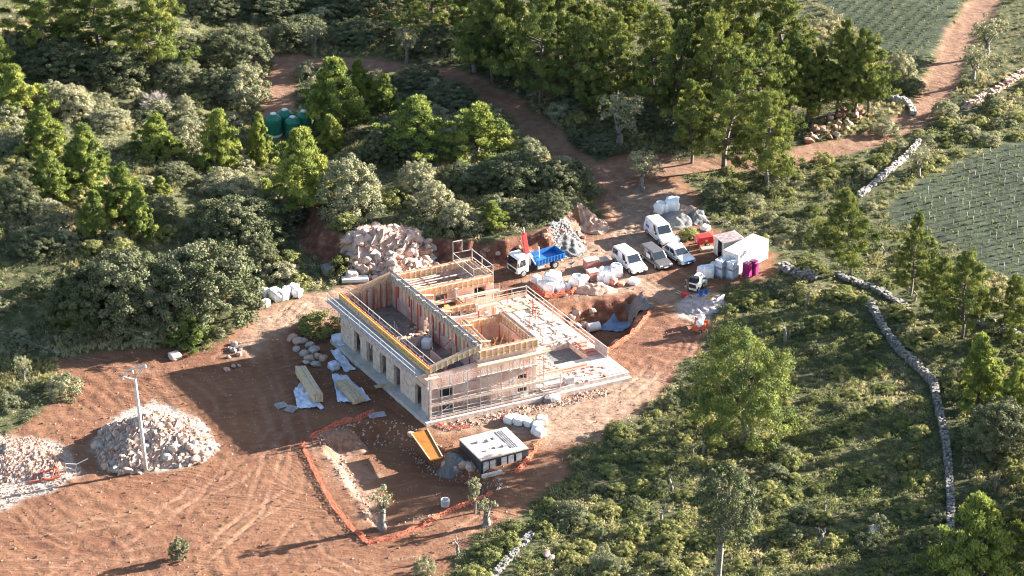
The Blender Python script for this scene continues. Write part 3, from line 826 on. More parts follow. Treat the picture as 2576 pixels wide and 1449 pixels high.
# ------------------------------------------------------------------ the trees and shrubs one can tell apart
YP, TP, HO, WO = 'young_pine', 'tall_pine', 'holm_oak', 'wild_olive'
SL, SD, SP_ = 'mastic_shrub', 'oak_shrub', 'olive_shrub'
T = [
 # ---- wood at the top left
 (TP, 395, -70, 165, 210, 'tall pine with a lit crown over the grey oaks at the upper left', 190),
 (TP, 250, -80, 120, 190, 'tall pine at the top edge, left of the brightest pine', 150),
 (TP, 100, -90, 110, 210, 'shaded pine cut by the top edge near the upper left corner', 150),
 (YP, 5, 85, 205, 80, 'narrow lit pine cut by the left edge near the upper corner'),
 (HO, 590, 62, 215, 200, 'broad grey green oak at the bend where the dirt track comes in'),
 (HO, 470, 90, 190, 170, 'grey oak beside the tall lit pine of the upper left wood'),
 (HO, 440, 125, 245, 160, 'lumpy grey oak behind the leafless shrub'),
 (HO, 545, 165, 280, 130, 'small grey oak between the leafless shrub and the pale round bush'),
 (WO, 615, 158, 290, 140, 'pale round wild olive at the edge of the dirt track'),
 (HO, 290, 100, 240, 190, 'dark oak in the shade below the tall pines of the upper left'),
 (HO, 150, 90, 220, 210, 'dark oak in deep shade close to the upper left edge'),
 (HO, 40, 60, 180, 130, 'shaded oak behind the narrow pine at the left edge'),
 (WO, 462, 235, 305, 62, 'small pale wild olive touching the leafless shrub'),
 (YP, 40, 165, 300, 150, 'wide lit pine at the left edge below the dark oaks'),
 (WO, 120, 190, 280, 110, 'pale wild olive next to the wide pine at the left edge'),
 (WO, 195, 195, 310, 120, 'pale dense wild olive in the middle of the upper left clearing'),
 (WO, 275, 262, 335, 120, 'low pale wild olive below and left of the leafless shrub'),
 (YP, 115, 268, 410, 130, 'bright yellow green pine near the left edge, above a darker one'),
 (YP, 205, 315, 490, 145, 'dark young pine with only its tip in the sun'),
 (YP, 395, 285, 405, 130, 'soft lit pine in the middle of the left scrub'),
 (WO, 470, 295, 400, 120, 'pale wild olive between two young pines left of the green tanks'),
 (YP, 555, 272, 435, 120, 'upright lit pine left of the green tanks'),
 (YP, 128, 385, 515, 150, 'round young pine low on the left, beside tall dry grass'),
 (YP, 315, 415, 560, 125, 'tall lit pine above the big dark oak'),
 (YP, 240, 478, 600, 90, 'slim lit pine left of the one above the big oak'),
 (YP, 348, 475, 610, 90, 'bright slim pine standing in front of the taller one by the oak'),
 (YP, 405, 440, 500, 60, 'little pine top showing right of the tall lit pine'),
 (YP, 648, 285, 420, 75, 'narrow pine standing just left of the green tanks'),
 (YP, 842, 145, 335, 170, 'broad pointed pine right of the green tanks'),
 (YP, 905, 146, 265, 85, 'pine with a lit pointed top, right behind the broad one'),
 (YP, 765, 322, 525, 185, 'large lit pine in front of the green tanks'),
 (YP, 832, 288, 385, 80, 'half hidden pine between the tanks and the pointed pine'),
 (YP, 1040, 238, 410, 190, 'cone shaped lit pine in the middle of the scrub'),
 (YP, 1200, 260, 410, 185, 'round topped lit pine left of the track junction'),
 (WO, 885, 392, 570, 175, 'large pale beige wild olive below the big lit pine'),
 (HO, 600, 462, 672, 245, 'rounded grey oak leaning over the giant oak by the track'),
 (HO, 500, 570, 862, 350, 'giant spreading oak at the corner of the earth track'),
 (HO, 325, 595, 848, 290, 'shaded oak joined to the left side of the giant oak'),
 (HO, 205, 640, 850, 200, 'dark oak deep in the shade at the left'),
 (YP, 470, 778, 872, 120, 'small bright pine at the foot of the giant oak'),
 (YP, 190, 745, 835, 75, 'slim grey green conifer in the shade of the oaks'),
 (WO, 620, 540, 660, 130, 'grey wild olive behind the giant oak'),
 (WO, 575, 430, 520, 150, 'pale wild olive above the rounded grey oak'),
 (WO, 690, 440, 530, 90, 'pale wild olive at the left foot of the large lit pine'),
 (HO, 720, 500, 580, 120, 'dark green oak bush under the pale beige olive'),
 (WO, 1045, 405, 500, 110, 'sandy wild olive right of the large pale one'),
 (WO, 1095, 450, 560, 100, 'loose pale wild olive above the boulder heap'),
 (HO, 1180, 400, 500, 170, 'dark oak bush below the round topped pine'),
 (HO, 1290, 370, 500, 190, 'wide dark oak bush left of the track junction'),
 (HO, 1400, 385, 500, 130, 'dark oak bush touching the track junction'),
 (HO, 1455, 400, 500, 95, 'dark round bush at the edge of the earth yard'),
 (WO, 1330, 345, 410, 90, 'pale green bush on the bend of the dirt track'),
 (HO, 1040, 330, 430, 130, 'dark bush at the foot of the cone shaped pine'),
 (HO, 960, 320, 420, 110, 'dark oak bush between two lit pines'),
 (YP, 960, 190, 290, 90, 'dark young pine below the upper track'),
 (HO, 1050, 165, 240, 140, 'blue green oak bush in the shade beside the upper track'),
 (HO, 1130, 205, 290, 150, 'shaded oak bush inside the bend of the upper track'),
 (WO, 1150, 500, 600, 110, 'sandy green wild olive over the red earth bank'),
 (YP, 1240, 505, 580, 90, 'low bright green pine bush on top of the red bank'),
 (HO, 1310, 500, 570, 110, 'dark bush on top of the red bank behind the truck'),
 (HO, 1390, 480, 560, 110, 'dark bush above the grey spoil heap'),
 (HO, 50, 440, 560, 130, 'dark oak bush cut by the left edge, beside tall dry grass'),
 (WO, 20, 320, 400, 90, 'grey wild olive cut by the left edge'),
 (HO, 440, 400, 470, 110, 'dark oak bush between the pale olive and the tall lit pine'),
 (WO, 410, 490, 560, 80, 'small beige wild olive at the top of the giant oak'),
 (HO, 650, 590, 690, 110, 'oak bush hiding the right foot of the giant oak'),
 (HO, 90, 560, 650, 150, 'dark oak bush in the left shade above the dry grass'),
 # ---- upper middle, shaded wood
 (HO, 540, -40, 70, 190, 'shaded oak at the top, right of the upper left wood'),
 (HO, 690, -60, 70, 210, 'dark oak of the shaded wood above the track, leftmost there'),
 (HO, 830, -60, 60, 210, 'dark oak of the shaded wood standing above the pale stump'),
 (HO, 970, -70, 70, 220, 'dark oak of the shaded wood above the thin pale olive'),
 (TP, 1085, -90, 110, 170, 'dark pine of the shaded wood near the sunlit pines'),
 (HO, 760, 30, 120, 150, 'deep shaded bush behind the upper track, nearest the grey oak'),
 (HO, 900, 40, 130, 150, 'deep shaded bush behind the middle of the upper track'),
 (HO, 1110, 60, 165, 150, 'deep shaded bush behind the right end of the upper track'),
 # ---- pines right of the middle
 (TP, 1190, -70, 140, 170, 'tall pine at the top with a lit left branch above the track'),
 (TP, 1300, -40, 215, 220, 'big dark pine standing above the shaded bend of the track'),
 (TP, 1420, -60, 215, 190, 'tall pine with bright upper right branches at the top middle'),
 (TP, 1490, 0, 205, 120, 'pointed lit pine between two taller dark ones'),
 (TP, 1560, -80, 150, 150, 'dark pine at the top behind the pointed lit one'),
 (TP, 1645, 5, 265, 155, 'lit pine with a narrow crown behind the whitish olive', 300),
 (TP, 1740, -70, 200, 160, 'pine with a sunny right side cut by the top edge'),
 (TP, 1850, -80, 220, 210, 'bushy pine at the top behind the largest lit pine'),
 (TP, 1965, -60, 190, 170, 'tall pine bordering the upper vineyard'),
 (TP, 1985, 80, 280, 150, 'pine between the largest lit pine and the vineyard', 300),
 (TP, 2105, 45, 255, 120, 'yellow green pine at the corner of the upper vineyard', 290),
 (TP, 2185, 60, 265, 150, 'broad lit pine rightmost of the row beside the vineyard', 285),
 (TP, 2060, 110, 275, 100, 'greyish pine standing in the gap of the row beside the vineyard', 290),
 (TP, 1820, 112, 385, 230, 'largest lit pine with pale trunks beside the earth yard', 425),
 (TP, 1930, 215, 395, 190, 'spreading lit pine in front, with a tall grey trunk', 480),
 (TP, 1740, 200, 370, 130, 'shaded left neighbour of the largest lit pine', 410),
  (TP, 1240, -60, 170, 190, 'dark pine behind the big one at the shaded bend', 205),
 (TP, 1360, -50, 230, 190, 'dark pine filling the gap right of the big one at the bend', 262),
 (TP, 1460, 40, 250, 170, 'lower dark pine in front of the pointed lit one', 285),
 (TP, 1550, 20, 240, 170, 'deep green pine left of the narrow lit pine', 275),
 (TP, 1690, 40, 280, 170, 'deep green pine between the narrow lit pine and the sunny sided one', 312),
 (TP, 1790, 20, 290, 180, 'dark pine right behind the largest lit pine', 320),
 (TP, 1900, 60, 300, 180, 'pine filling the gap between the largest lit pine and the vineyard', 335),
 (TP, 2030, 120, 290, 130, 'low pine at the back of the row beside the vineyard', 305),
 (TP, 2150, 110, 280, 130, 'pine closing the row beside the vineyard at its middle', 295),
 (HO, 1600, 250, 330, 150, 'dark undergrowth bush behind the whitish olive'),
 (HO, 1340, 120, 215, 170, 'dark undergrowth bush among the pines above the bend'),
 (HO, 1750, 300, 380, 160, 'dark undergrowth bush left of the largest lit pine'),
 (HO, 1265, 100, 185, 130, 'shaded undergrowth bush at the outer side of the bend'),
 (HO, 1375, 160, 245, 150, 'shaded bush at the right edge of the track bend'),
 (HO, 1450, 215, 305, 150, 'shaded undergrowth bush below the tall dark pines'),
 (HO, 1480, 200, 300, 140, 'shaded bush left of the whitish olive'),
 (HO, 1660, 240, 330, 130, 'grey shaded bush right of the whitish olive'),
 (HO, 1520, 340, 395, 130, 'dark low bush at the foot of the whitish olive'),
 (WO, 2268, 130, 215, 90, 'grey rounded olive right of the lit pine row'),
 (HO, 2295, 190, 245, 80, 'dark round bush beside the far track'),
 # ---- right side
 (TP, 2140, 470, 640, 170, 'loose lit pine at the corner of the right vineyard', 690),
 (TP, 2290, 532, 700, 115, 'upright pine with a lit right side below the vineyard', 745),
 (TP, 2420, 612, 790, 165, 'full lit pine at the lower edge of the vineyard', 850),
 (TP, 2545, 690, 800, 130, 'lit pine cut by the right edge below the vineyard', 860),
 (TP, 2350, 640, 760, 110, 'shaded pine squeezed between two lit ones below the vineyard', 800),
 (YP, 2460, 838, 1035, 140, 'soft lit young pine right of the dry stone wall'),
 (YP, 2550, 905, 1080, 110, 'pine cut by the right edge below the soft young one'),
 (HO, 2510, 1000, 1180, 200, 'wide dark oak in the shade at the right edge'),
 (YP, 2470, 1250, 1500, 235, 'shaded pine with a lit tip in the lower right corner'),
 ('round_pine', 1868, 838, 1090, 268, 'big round lit pine standing alone in the right scrub', 1115),
 (SP_, 2230, 300, 350, 70, 'grey olive bush beside the red boulders of the track'),
 (SP_, 2375, 245, 305, 70, 'grey olive bush at the meeting of the far tracks'),
]
for e in T:
    kind, x, yt, yb, w, lab = e[:6]
    place(kind, x, yt, yb, w, lab, e[6] if len(e) > 6 else None,
          cat='shrub' if 'bush' in lab else 'tree',
          name={'young_pine': 'pine_tree', 'tall_pine': 'pine_tree', 'holm_oak': 'oak_tree', 'wild_olive': 'wild_olive', 'olive_shrub': 'olive_shrub', 'round_pine': 'pine_tree'}[kind])

place('bare_shrub', 395, 218, 308, 145, 'leafless grey shrub with a fan of bare twigs', cat='shrub')
place('white_olive', 1563, 240, 350, 95, 'whitish olive tree lit against the dark wood', 372, name='olive_tree')
place('olive_tree', 1617, 372, 450, 85, 'thin shaded olive tree in the middle of the earth yard', 478)
place('olive_tree', 60, 888, 925, 42, 'small pale olive tree by the left edge above the rubble', 962)
place('olive_tree', 790, 55, 95, 60, 'shaded olive tree with a stout pale trunk behind the upper track', 135)
place('olive_tree', 1022, 58, 100, 55, 'thin shaded olive tree with a tall pale trunk behind the upper track', 158)
place('olive_tree', 1195, 30, 150, 90, 'pale olive tree below the lit branch at the top', 180)
place('olive_tree', 2450, 110, 170, 70, 'olive tree right of the far dirt track', 208)
place('olive_tree', 2480, 40, 110, 90, 'grey olive tree near the upper right corner', 140)
place('olive_tree', 2310, 365, 420, 70, 'grey olive tree beside the long wall below the track', 445)
place('olive_tree', 1195, 1198, 1235, 40, 'young olive tree with a thin white stem in front of the black tank', 1290)
place('pollard_olive', 1222, 1240, 1290, 55, 'pollarded old olive at the fence corner below the black tank', 1322, name='olive_tree')
place('pollard_olive', 960, 1205, 1270, 62, 'old olive with a thick pale trunk inside the orange fence', 1330, name='olive_tree')
place('umbrella_pine', 1806, 1118, 1275, 165, 'pine with a tall bare pale trunk in the lower right scrub', 1450, lean=(0, 0.24))
place('clipped_shrub', 447, 1358, 1412, 42, 'small round clipped tree alone on the red earth', 1408, cat='tree')
place('olive_shrub', 155, 940, 1010, 95, 'grey rounded bush left of the rubble cone', cat='shrub')
place('olive_shrub', 1515, 1375, 1440, 60, 'pale upright shrub in the foreground scrub', cat='shrub')
place('olive_shrub', 1065, 1400, 1460, 0.1 + 60, 'pale shrub at the lower edge, left of the scrub', cat='shrub')
place('mastic_shrub', 1735, 565, 610, 62, 'rounded green bush between the white van and the red compressor', cat='shrub')
place('mastic_shrub', 855, 640, 700, 80, 'green bush beside the foot of the boulder heap', cat='shrub')
place('mastic_shrub', 800, 790, 855, 110, 'dark green bush at the back corner of the unfinished house', cat='shrub')
place('mastic_shrub', 750, 690, 730, 70, 'low green bush behind the white bags by the track', cat='shrub')
# trees that stand beyond the right edge and shade the slope
for i, (px, py, h) in enumerate([(2740, 1210, 12), (2800, 1290, 13), (2690, 1340, 11), (2850, 1420, 13), (2950, 1270, 13), (3060, 1370, 14), (2620, 1460, 11), (2700, 1060, 9)]):
    p = at(px, py)
    plant(TP, Vector((p.x, p.y, -0.1)), h / 12, h / 12, i, 'tall pine beyond the right edge of the view', 'tree', 'pines beyond the right edge', i % 3, 'pine_tree')

for i, (x, y, h, wh) in enumerate([(2030, 770, 60, 'above the start of the long stone wall'), (1975, 860, 60, 'right of the round lit pine'), (2300, 760, 45, 'below the upright pine by the vineyard'), (1745, 1150, 52, 'left of the bare trunked pine'), (1770, 1140, 44, 'close to the bare trunked pine'), (1690, 1235, 48, 'below the broad shade left of the bare trunked pine'), (1665, 1320, 60, 'in the sunny scrub near the lower edge'), (2075, 1290, 50, 'in the middle of the shaded lower scrub'), (2060, 1378, 56, 'in the shaded scrub by the white sack'), (2500, 1240, 70, 'right of the long stone wall in the shade'), (2420, 1440, 90, 'at the lower edge beside the corner pine'), (1945, 1110, 40, 'just right of the round lit pine foot'), (1150, 1400, 60, 'at the edge of the red earth near the lower edge'), (2195, 660, 50, 'under the loose lit pine'), (2222, 650, 46, 'between the pines at the vineyard corner')]):
    p = G(x, y)
    s = pix(p)[2] * CP
    plant('dead_trunk', p, 0.8 * (h / s / 3.0) ** 0.5, 0.85 * h / s / 3.0, rnd.uniform(0, 6), 'broken grey trunk ' + wh, 'dead tree', 'broken grey trunks', i % 3)

for i, (px, py, h) in enumerate([(720, -150, 11), (900, -170, 13), (1060, -140, 14), (1200, -190, 15), (1360, -160, 16), (1500, -210, 15), (1640, -170, 15), (1780, -220, 14), (1300, -300, 17), (1560, -330, 17), (1050, -300, 15), (1850, -330, 16), (1930, -180, 13), (500, -160, 11), (300, -180, 12)]):
    p = at(px, py)
    plant(TP, Vector((p.x, p.y, -0.1)), h / 12, h / 12, i, 'tall pine of the wood beyond the top edge of the view', 'tree', 'pines beyond the top edge', i % 3, 'pine_tree')

# ------------------------------------------------------------------ shrubs of the slopes
def zone(x, y):
    """vegetated ground only"""
    return look(A_bare, x, y) < 0.25 and look(A_vine, x, y) < 0.3 and look(near_wall, x, y) > 0.6

WALLS = [[(2188, 770), (2225, 835), (2260, 885), (2305, 925), (2348, 970), (2362, 1040), (2378, 1110), (2386, 1190), (2392, 1280), (2390, 1345)],
         [(1965, 675), (2000, 692), (2060, 705)], [(2105, 690), (2150, 712), (2205, 728), (2260, 762), (2290, 785)], [(2365, 785), (2430, 800), (2500, 825), (2600, 868)],
         [(2312, 362), (2280, 398), (2235, 435), (2195, 470), (2160, 497)], [(2590, 178), (2520, 222), (2465, 252), (2420, 277)], [(2240, 250), (2270, 255), (2292, 270), (2298, 292)], [(1340, 1345), (1300, 1385), (1265, 1425), (1235, 1460)]]
near_wall = np.ones_like(XX)
for l in WALLS:
    # clear on the wall and for a few paces on the side it is seen from
    l2 = [at(*q)[:2] for q in l]
    for off in (0.0, -0.6, -1.1): near_wall = np.minimum(near_wall, sstep(0.7, 1.3, ldist([(x - 0.25 * off, y + off) for x, y in l2], XX, YY)))
P_RIGHT = poly_w([(1960, 660), (2250, 560), (2300, 700), (2600, 800), (2640, 1500), (1080, 1520), (1140, 1420), (1320, 1300), (1440, 1220), (1460, 1140), (1700, 970), (1790, 860), (1830, 740)])
P_RIGHT2 = poly_w([(1650, 420), (1980, 410), (2300, 330), (2620, 180), (2620, 330), (2330, 430), (2220, 520), (2100, 640), (1970, 640), (1760, 530)])
D_right = sdist(P_RIGHT, XX, YY); D_right2 = sdist(P_RIGHT2, XX, YY)
A_dry = sstep(-0.1, 0.5, vnoise(XX, YY, 7, 31) + 0.3 * vnoise(XX, YY, 3, 32))

def scatter(n, kinds, test, dmin, smin, smax, labels, group, cat='shrub'):
    k = 0; tries = 0; pts = []
    while k < n and tries < n * 60:
        tries += 1
        px, py = rnd.uniform(-40, 2616), rnd.uniform(-20, 1500)
        p = at(px, py)
        if not test(p.x, p.y) or not zone(p.x, p.y): continue
        if any((q[0] - p.x) ** 2 + (q[1] - p.y) ** 2 < dmin * dmin for q in pts): continue
        pts.append((p.x, p.y)); kd = kinds[rnd.randrange(len(kinds))]
        s = rnd.uniform(smin, smax)
        plant(kd, Vector((p.x, p.y, hz(p.x, p.y) - 0.1)), s, s * rnd.uniform(0.65, 1.05), rnd.uniform(0, 6.28), labels[kd], cat, group + ' (%s)' % kd.replace('_', ' '))
        k += 1
LB = lambda where: {'mastic_shrub': 'low olive green mastic shrub ' + where, 'oak_shrub': 'dark green oak shrub ' + where, 'olive_shrub': 'pale grey green shrub ' + where}
scatter(265, [SL, SL, SL, SL, SD], lambda x, y: look(D_right, x, y) > 0.3, 1.25, 0.45, 0.98, LB('in the dense scrub of the right slope'), 'shrubs of the right slope')
scatter(60, [SL, SD, SL, SP_], lambda x, y: look(D_right2, x, y) > 0.3, 1.6, 0.45, 0.95, LB('below the far dirt track'), 'shrubs below the far track')
scatter(150, [SD, SL, SP_, SP_], lambda x, y: x < at(1500, 600).x and y > at(500, 860).y and look(D_right2, x, y) < 0 and look(D_right, x, y) < 0, 1.9, 0.7, 1.4, LB('among the trees of the left slope'), 'shrubs of the left slope')
scatter(14, [SL, SD, SP_], lambda x, y: x < at(300, 1000).x and y < at(300, 860).y, 1.6, 0.5, 0.9, LB('by the rubble at the left edge'), 'shrubs by the rubble')

# ------------------------------------------------------------------ ground cover nobody could count
def cover(name, mat, n, test_arr, per, rad, ln, wd, up, squash, seed, label, cat='ground cover', tall=0.0, tint0=0.22, spaced=0.0):
    r = np.random.default_rng(seed)
    # random points of the visible ground
    px = r.uniform(-60, 2640, n * 3); py = r.uniform(-30, 1500, n * 3)
    u = (px - 1288) / FPX; v = (724.5 - py) / FPX
    t = -CAMH / (-SP + v * CP)
    x = u * t; y = (CP + v * SP) * t
    ii = np.clip(((x - GX0) / GS).astype(int), 0, len(gx) - 1); jj = np.clip(((y - GY0) / GS).astype(int), 0, len(gy) - 1)
    w = test_arr[jj, ii]
    keep = r.random(len(x)) < w
    x, y, ii, jj = x[keep], y[keep], ii[keep], jj[keep]
    if spaced:
        cell = np.floor(x / spaced).astype(int) * 100003 + np.floor(y / spaced).astype(int)
        _, first = np.unique(cell, return_index=True); first = np.sort(first)
        x, y, ii, jj = x[first], y[first], ii[first], jj[first]
    x, y, ii, jj = x[:n], y[:n], ii[:n], jj[:n]
    z = HH[jj, ii]
    c = np.stack([x, y, z + tall], -1)
    dry = A_dry[jj, ii]
    t0 = np.clip(tint0 + 0.5 * dry + r.normal(size=len(x)) * 0.16, 0.02, 0.98)
    V, tt = clumps(c, rad * r.uniform(0.6, 1.4, len(x)), per, ln, wd, r, up=up, squash=squash, tints=t0, shell=0.2)
    o = link_mesh(name, fast_mesh(name, V, 4, tt), M[mat])
    return tag(o, label, cat, kind='stuff')
bs = G(395, 290); bare_room = sstep(2.6, 3.6, np.hypot(XX - bs.x, (YY - bs.y) * 0.7))
veg = bare_room * np.maximum(near_wall, 0.16) * np.clip(1 - np.maximum(A_bare, A_vine) * 1.6, 0, 1)
right = sstep(-0.5, 1.0, np.maximum(D_right, D_right2))
cover('scrub_cover', 'scrub', 9000, veg * (0.25 + 0.75 * right), 24, 0.42, 0.20, 0.10, 0.6, 0.75, 41, 'mat of low green scrub between the taller shrubs')
left = veg * (1 - right)
cover('scrub_mounds', 'mastic', 1850, veg * right * (0.25 + 0.75 * sstep(-0.25, 0.15, vnoise(XX, YY, 3.2, 73))), 135, 0.80, 0.155, 0.095, 0.35, 0.80, 46, 'dense mounds of mastic scrub covering the right slope', tall=0.22, tint0=0.33, spaced=1.3)
cover('scrub_thicket', 'oak', 2400, left * (0.3 + 0.7 * (vnoise(XX, YY, 5, 71) > 0.1)), 110, 0.80, 0.16, 0.10, 0.4, 0.85, 47, 'dark thicket filling the gaps between the trees of the left slope', tall=0.2, tint0=0.25, spaced=1.4)
cover('pale_thicket', 'olive', 1900, left * (vnoise(XX, YY, 5, 72) > 0.05), 100, 0.70, 0.15, 0.085, 0.4, 0.85, 48, 'pale grey green thicket between the trees of the left slope', tall=0.2, tint0=0.3, spaced=1.4)
cover('scrub_undergrowth', 'scrub', 6500, left * (0.35 + 0.65 * vnoise(XX, YY, 4, 51) ** 2), 24, 0.45, 0.20, 0.10, 0.5, 0.8, 42, 'low undergrowth between the trees of the left slope')
cover('dry_grass', 'drygrass', 22000, left * sstep(-0.05, 0.4, vnoise(XX, YY, 6, 52) + 0.25 * vnoise(XX, YY, 2, 53)), 22, 0.34, 0.46, 0.06, 2.4, 0.6, 43, 'tufts of tall dry grass in the clearings', tint0=0.4)
cover('slope_grass', 'green_grass', 9000, veg * right * sstep(-0.3, 0.3, vnoise(XX, YY, 6, 74)), 20, 0.34, 0.30, 0.06, 1.6, 0.6, 49, 'yellow green grass between the mounds of the right slope', tint0=0.4)
cover('slope_straw', 'drygrass', 5000, veg * right * sstep(0.15, 0.5, vnoise(XX, YY, 4.5, 75)), 22, 0.34, 0.40, 0.06, 2.0, 0.6, 50, 'straw coloured grass in the gaps of the right slope', tint0=0.3)
weeds = np.clip(A_bare * (1 - A_road), 0, 1) * sstep(0.55, 0.8, vnoise(XX, YY, 3.5, 61)) * 0.25 * (1 - A_tan) + 0.9 * sstep(0, 1, 1 - np.abs(np.maximum(A_bare, 0) - 0.5) * 4)
cover('grass_fringe', 'green_grass', 3200, np.clip(weeds, 0, 1), 14, 0.25, 0.26, 0.06, 1.4, 0.5, 44, 'thin weeds along the edges of the bare earth')
cover('vineyard_grass', 'green_grass', 2600, A_vine * 0.4, 14, 0.30, 0.20, 0.06, 1.0, 0.4, 45, 'short grass growing between the rows of the vineyard')

# vines: rows of small plants with guards, nearest ones one by one
rowd = math.radians(8)
def vineyard(poly, step, sp, ang):
    d = Vector((math.cos(ang), math.sin(ang))); nrm = Vector((-d.y, d.x))
    xs = [p[0] for p in poly]; ys = [p[1] for p in poly]
    cx, cy = sum(xs) / len(xs), sum(ys) / len(ys)
    out = []
    for i in range(-40, 41):
        for j in range(-90, 91):
            q = Vector((cx, cy)) + nrm * (i * step) + d * (j * sp) + Vector((rnd.gauss(0, .06), rnd.gauss(0, .06)))
            out.append((q.x, q.y))
    X = np.array([q[0] for q in out]); Y = np.array([q[1] for q in out])
    s = sdist(poly, X, Y) > 0.8
    res = []
    for q, k in zip(out, s):
        if not k: continue
        P = pix((q[0], q[1], 0))
        if -30 < P[0] < 2606 and -30 < P[1] < 1480: res.append(q)
    return res
vr = vineyard(P_VR, 1.9, 1.15, math.radians(118))
vt = vineyard(P_VT, 1.5, 0.9, math.radians(62))
vr.sort(key=lambda q: q[1]); rnd.shuffle(vr)
gm = MB(); gm.tube([(0, 0, -0.05), (0, 0, 0.5)], 0.05, 6); go = gm.build('tree_guard', M['green_net']); gmesh = go.data; bpy.data.objects.remove(go)
pm = MB(); pm.tube([(0, 0, -0.05), (0.02, 0, 1.0)], 0.028, 5); po = pm.build('stake', M['polewood']); pmesh = po.data; bpy.data.objects.remove(po)
vn = np.random.default_rng(66)
Vv, tv = clumps(np.array([(0, 0, .45), (.08, .05, .3), (-.1, .04, .35)]), np.array([.2, .2, .18]), 16, .16, .09, vn, .8, 1.1, np.array([.5, .7, .4]), .2)
vmesh = fast_mesh('foliage', Vv, 4, tv); vmesh.materials.append(M['green_grass'])
for i, (x, y) in enumerate(vr[:270]):
    root = thing('young_vine', 'staked young vine in a pale guard in the right hand vineyard', 'vine', (x, y, hz(x, y)), rnd.uniform(0, 6), 'young vines of the right hand vineyard')
    for nm, me in (('guard', gmesh), ('stake', pmesh), ('foliage', vmesh)):
        if nm == 'stake' and i % 3 or nm == 'foliage' and i % 2: continue
        o = bpy.data.objects.new(nm, me); COL.objects.link(o); o.parent = root
c = np.array([(x, y, hz(x, y) + 0.28) for x, y in vt])
r_ = np.random.default_rng(5)
V, tt = clumps(c, r_.uniform(0.16, 0.36, len(c)), 20, 0.2, 0.09, r_, 1.2, 1.1, np.clip(r_.normal(0.35, 0.2, len(c)), 0, 1), 0.2)
tag(link_mesh('vine_rows', fast_mesh('vine_rows', V, 4, tt), M['scrub']), 'rows of small vines in the vineyard at the top', 'vines', kind='stuff')
if len(vr) > 270:
    c = np.array([(x, y, hz(x, y) + 0.3) for x, y in vr[270:]])
    V, tt = clumps(c, r_.uniform(0.12, 0.25, len(c)), 16, 0.25, 0.08, r_, 1.8, 1.5, np.clip(r_.normal(0.4, 0.2, len(c)), 0, 1), 0.2)
    tag(link_mesh('vine_plants', fast_mesh('vine_plants', V, 4, tt), M['green_grass']), 'further young vines between the staked ones', 'vines', kind='stuff')
# ------------------------------------------------------------------ the unfinished house
HO_ = at(1065, 1050, 0.4)
EA = (at(835, 850, 0.4) - HO_).normalized()
EB = (at(1580, 935, 0.4) - HO_).normalized()
def hw(s, t, z):
    w = HO_ + EB * s + EA * t
    return Vector((w.x, w.y, z))
house = thing('unfinished_house', 'large brick house under construction without a roof, boarded with orange formwork', 'house', tuple(hw(0, 0, 0)))
HR = house.location
class HB(MB):
    def hb(s, s0, s1, t0, t1, z0, z1):
        return s.box(s0, s1, t0, t1, z0, z1, f=lambda x, y, z: tuple(hw(x, y, z)))
    def slope(s, s0, s1, t0, t1, z0, z1, zz0, zz1):
        """box whose height runs from z0..z1 at s0 to zz0..zz1 at s1"""
        c = [hw(s0, t0, z0), hw(s1, t0, zz0), hw(s1, t1, zz0), hw(s0, t1, z0), hw(s0, t0, z1), hw(s1, t0, zz1), hw(s1, t1, zz1), hw(s0, t1, z1)]
        return s.hexa(c)
    def hbar(s, a, b, w, h=None): return s.bar(hw(*a), hw(*b), w, h)
    def done(s, name, mat, parent=None, **k):
        return s.build(name, mat, parent or house, rel=HR, **k)

def wall_t(mb, s, th, t0, t1, z0, z1, ops):
    """wall along t at s, with openings (t0, t1, z0, z1)"""
    cur = t0
    for a, b, c, d in sorted(ops):
        mb.hb(s, s + th, cur, a, z0, z1)
        if c > z0: mb.hb(s, s + th, a, b, z0, c)
        if d < z1: mb.hb(s, s + th, a, b, d, z1)
        cur = b
    mb.hb(s, s + th, cur, t1, z0, z1)
def wall_s(mb, t, th, s0, s1, z0, z1, ops):
    cur = s0
    for a, b in sorted({(q[0], q[1]) for q in ops}):
        mb.hb(cur, a, t, t + th, z0, z1)
        z = z0
        for c, d in sorted((q[2], q[3]) for q in ops if (q[0], q[1]) == (a, b)):
            if c > z: mb.hb(a, b, t, t + th, z, c)
            z = d
        if z < z1: mb.hb(a, b, t, t + th, z, z1)
        cur = b
    mb.hb(cur, s1, t, t + th, z0, z1)

GZ = 0.42     # ground floor level
FZ = 3.55     # upper floor level
# base and terrace
b = HB(); b.hb(-0.35, 13.25, -0.85, 20.2, -0.6, GZ); b.done('base_slab', M['concrete'])
b = HB(); b.hb(-0.35, 23.4, -1.35, -0.852, -0.6, 0.40); b.done('front_kerb', M['palecon'])
b = HB(); b.hb(13.252, 23.4, -0.85, 3.0, -0.6, 0.80); b.hb(21.4, 23.4, 3.0, 8.0, -0.6, 0.80); b.hb(13.252, 17.4, 3.0, 8.0, -0.6, 0.80); b.hb(17.4, 21.4, 3.0, 4.0, -0.6, 0.80); b.hb(17.4, 21.4, 4.0, 8.0, -0.6, -0.50); b.hb(13.252, 23.4, 8.0, 20.4, -0.6, 0.80)
b.done('terrace_slab', M['palecon'])
b = HB(); b.hb(17.402, 21.398, 4.002, 7.998, -0.45, 0.12); b.done('pit_floor', M['gravelgrey'])
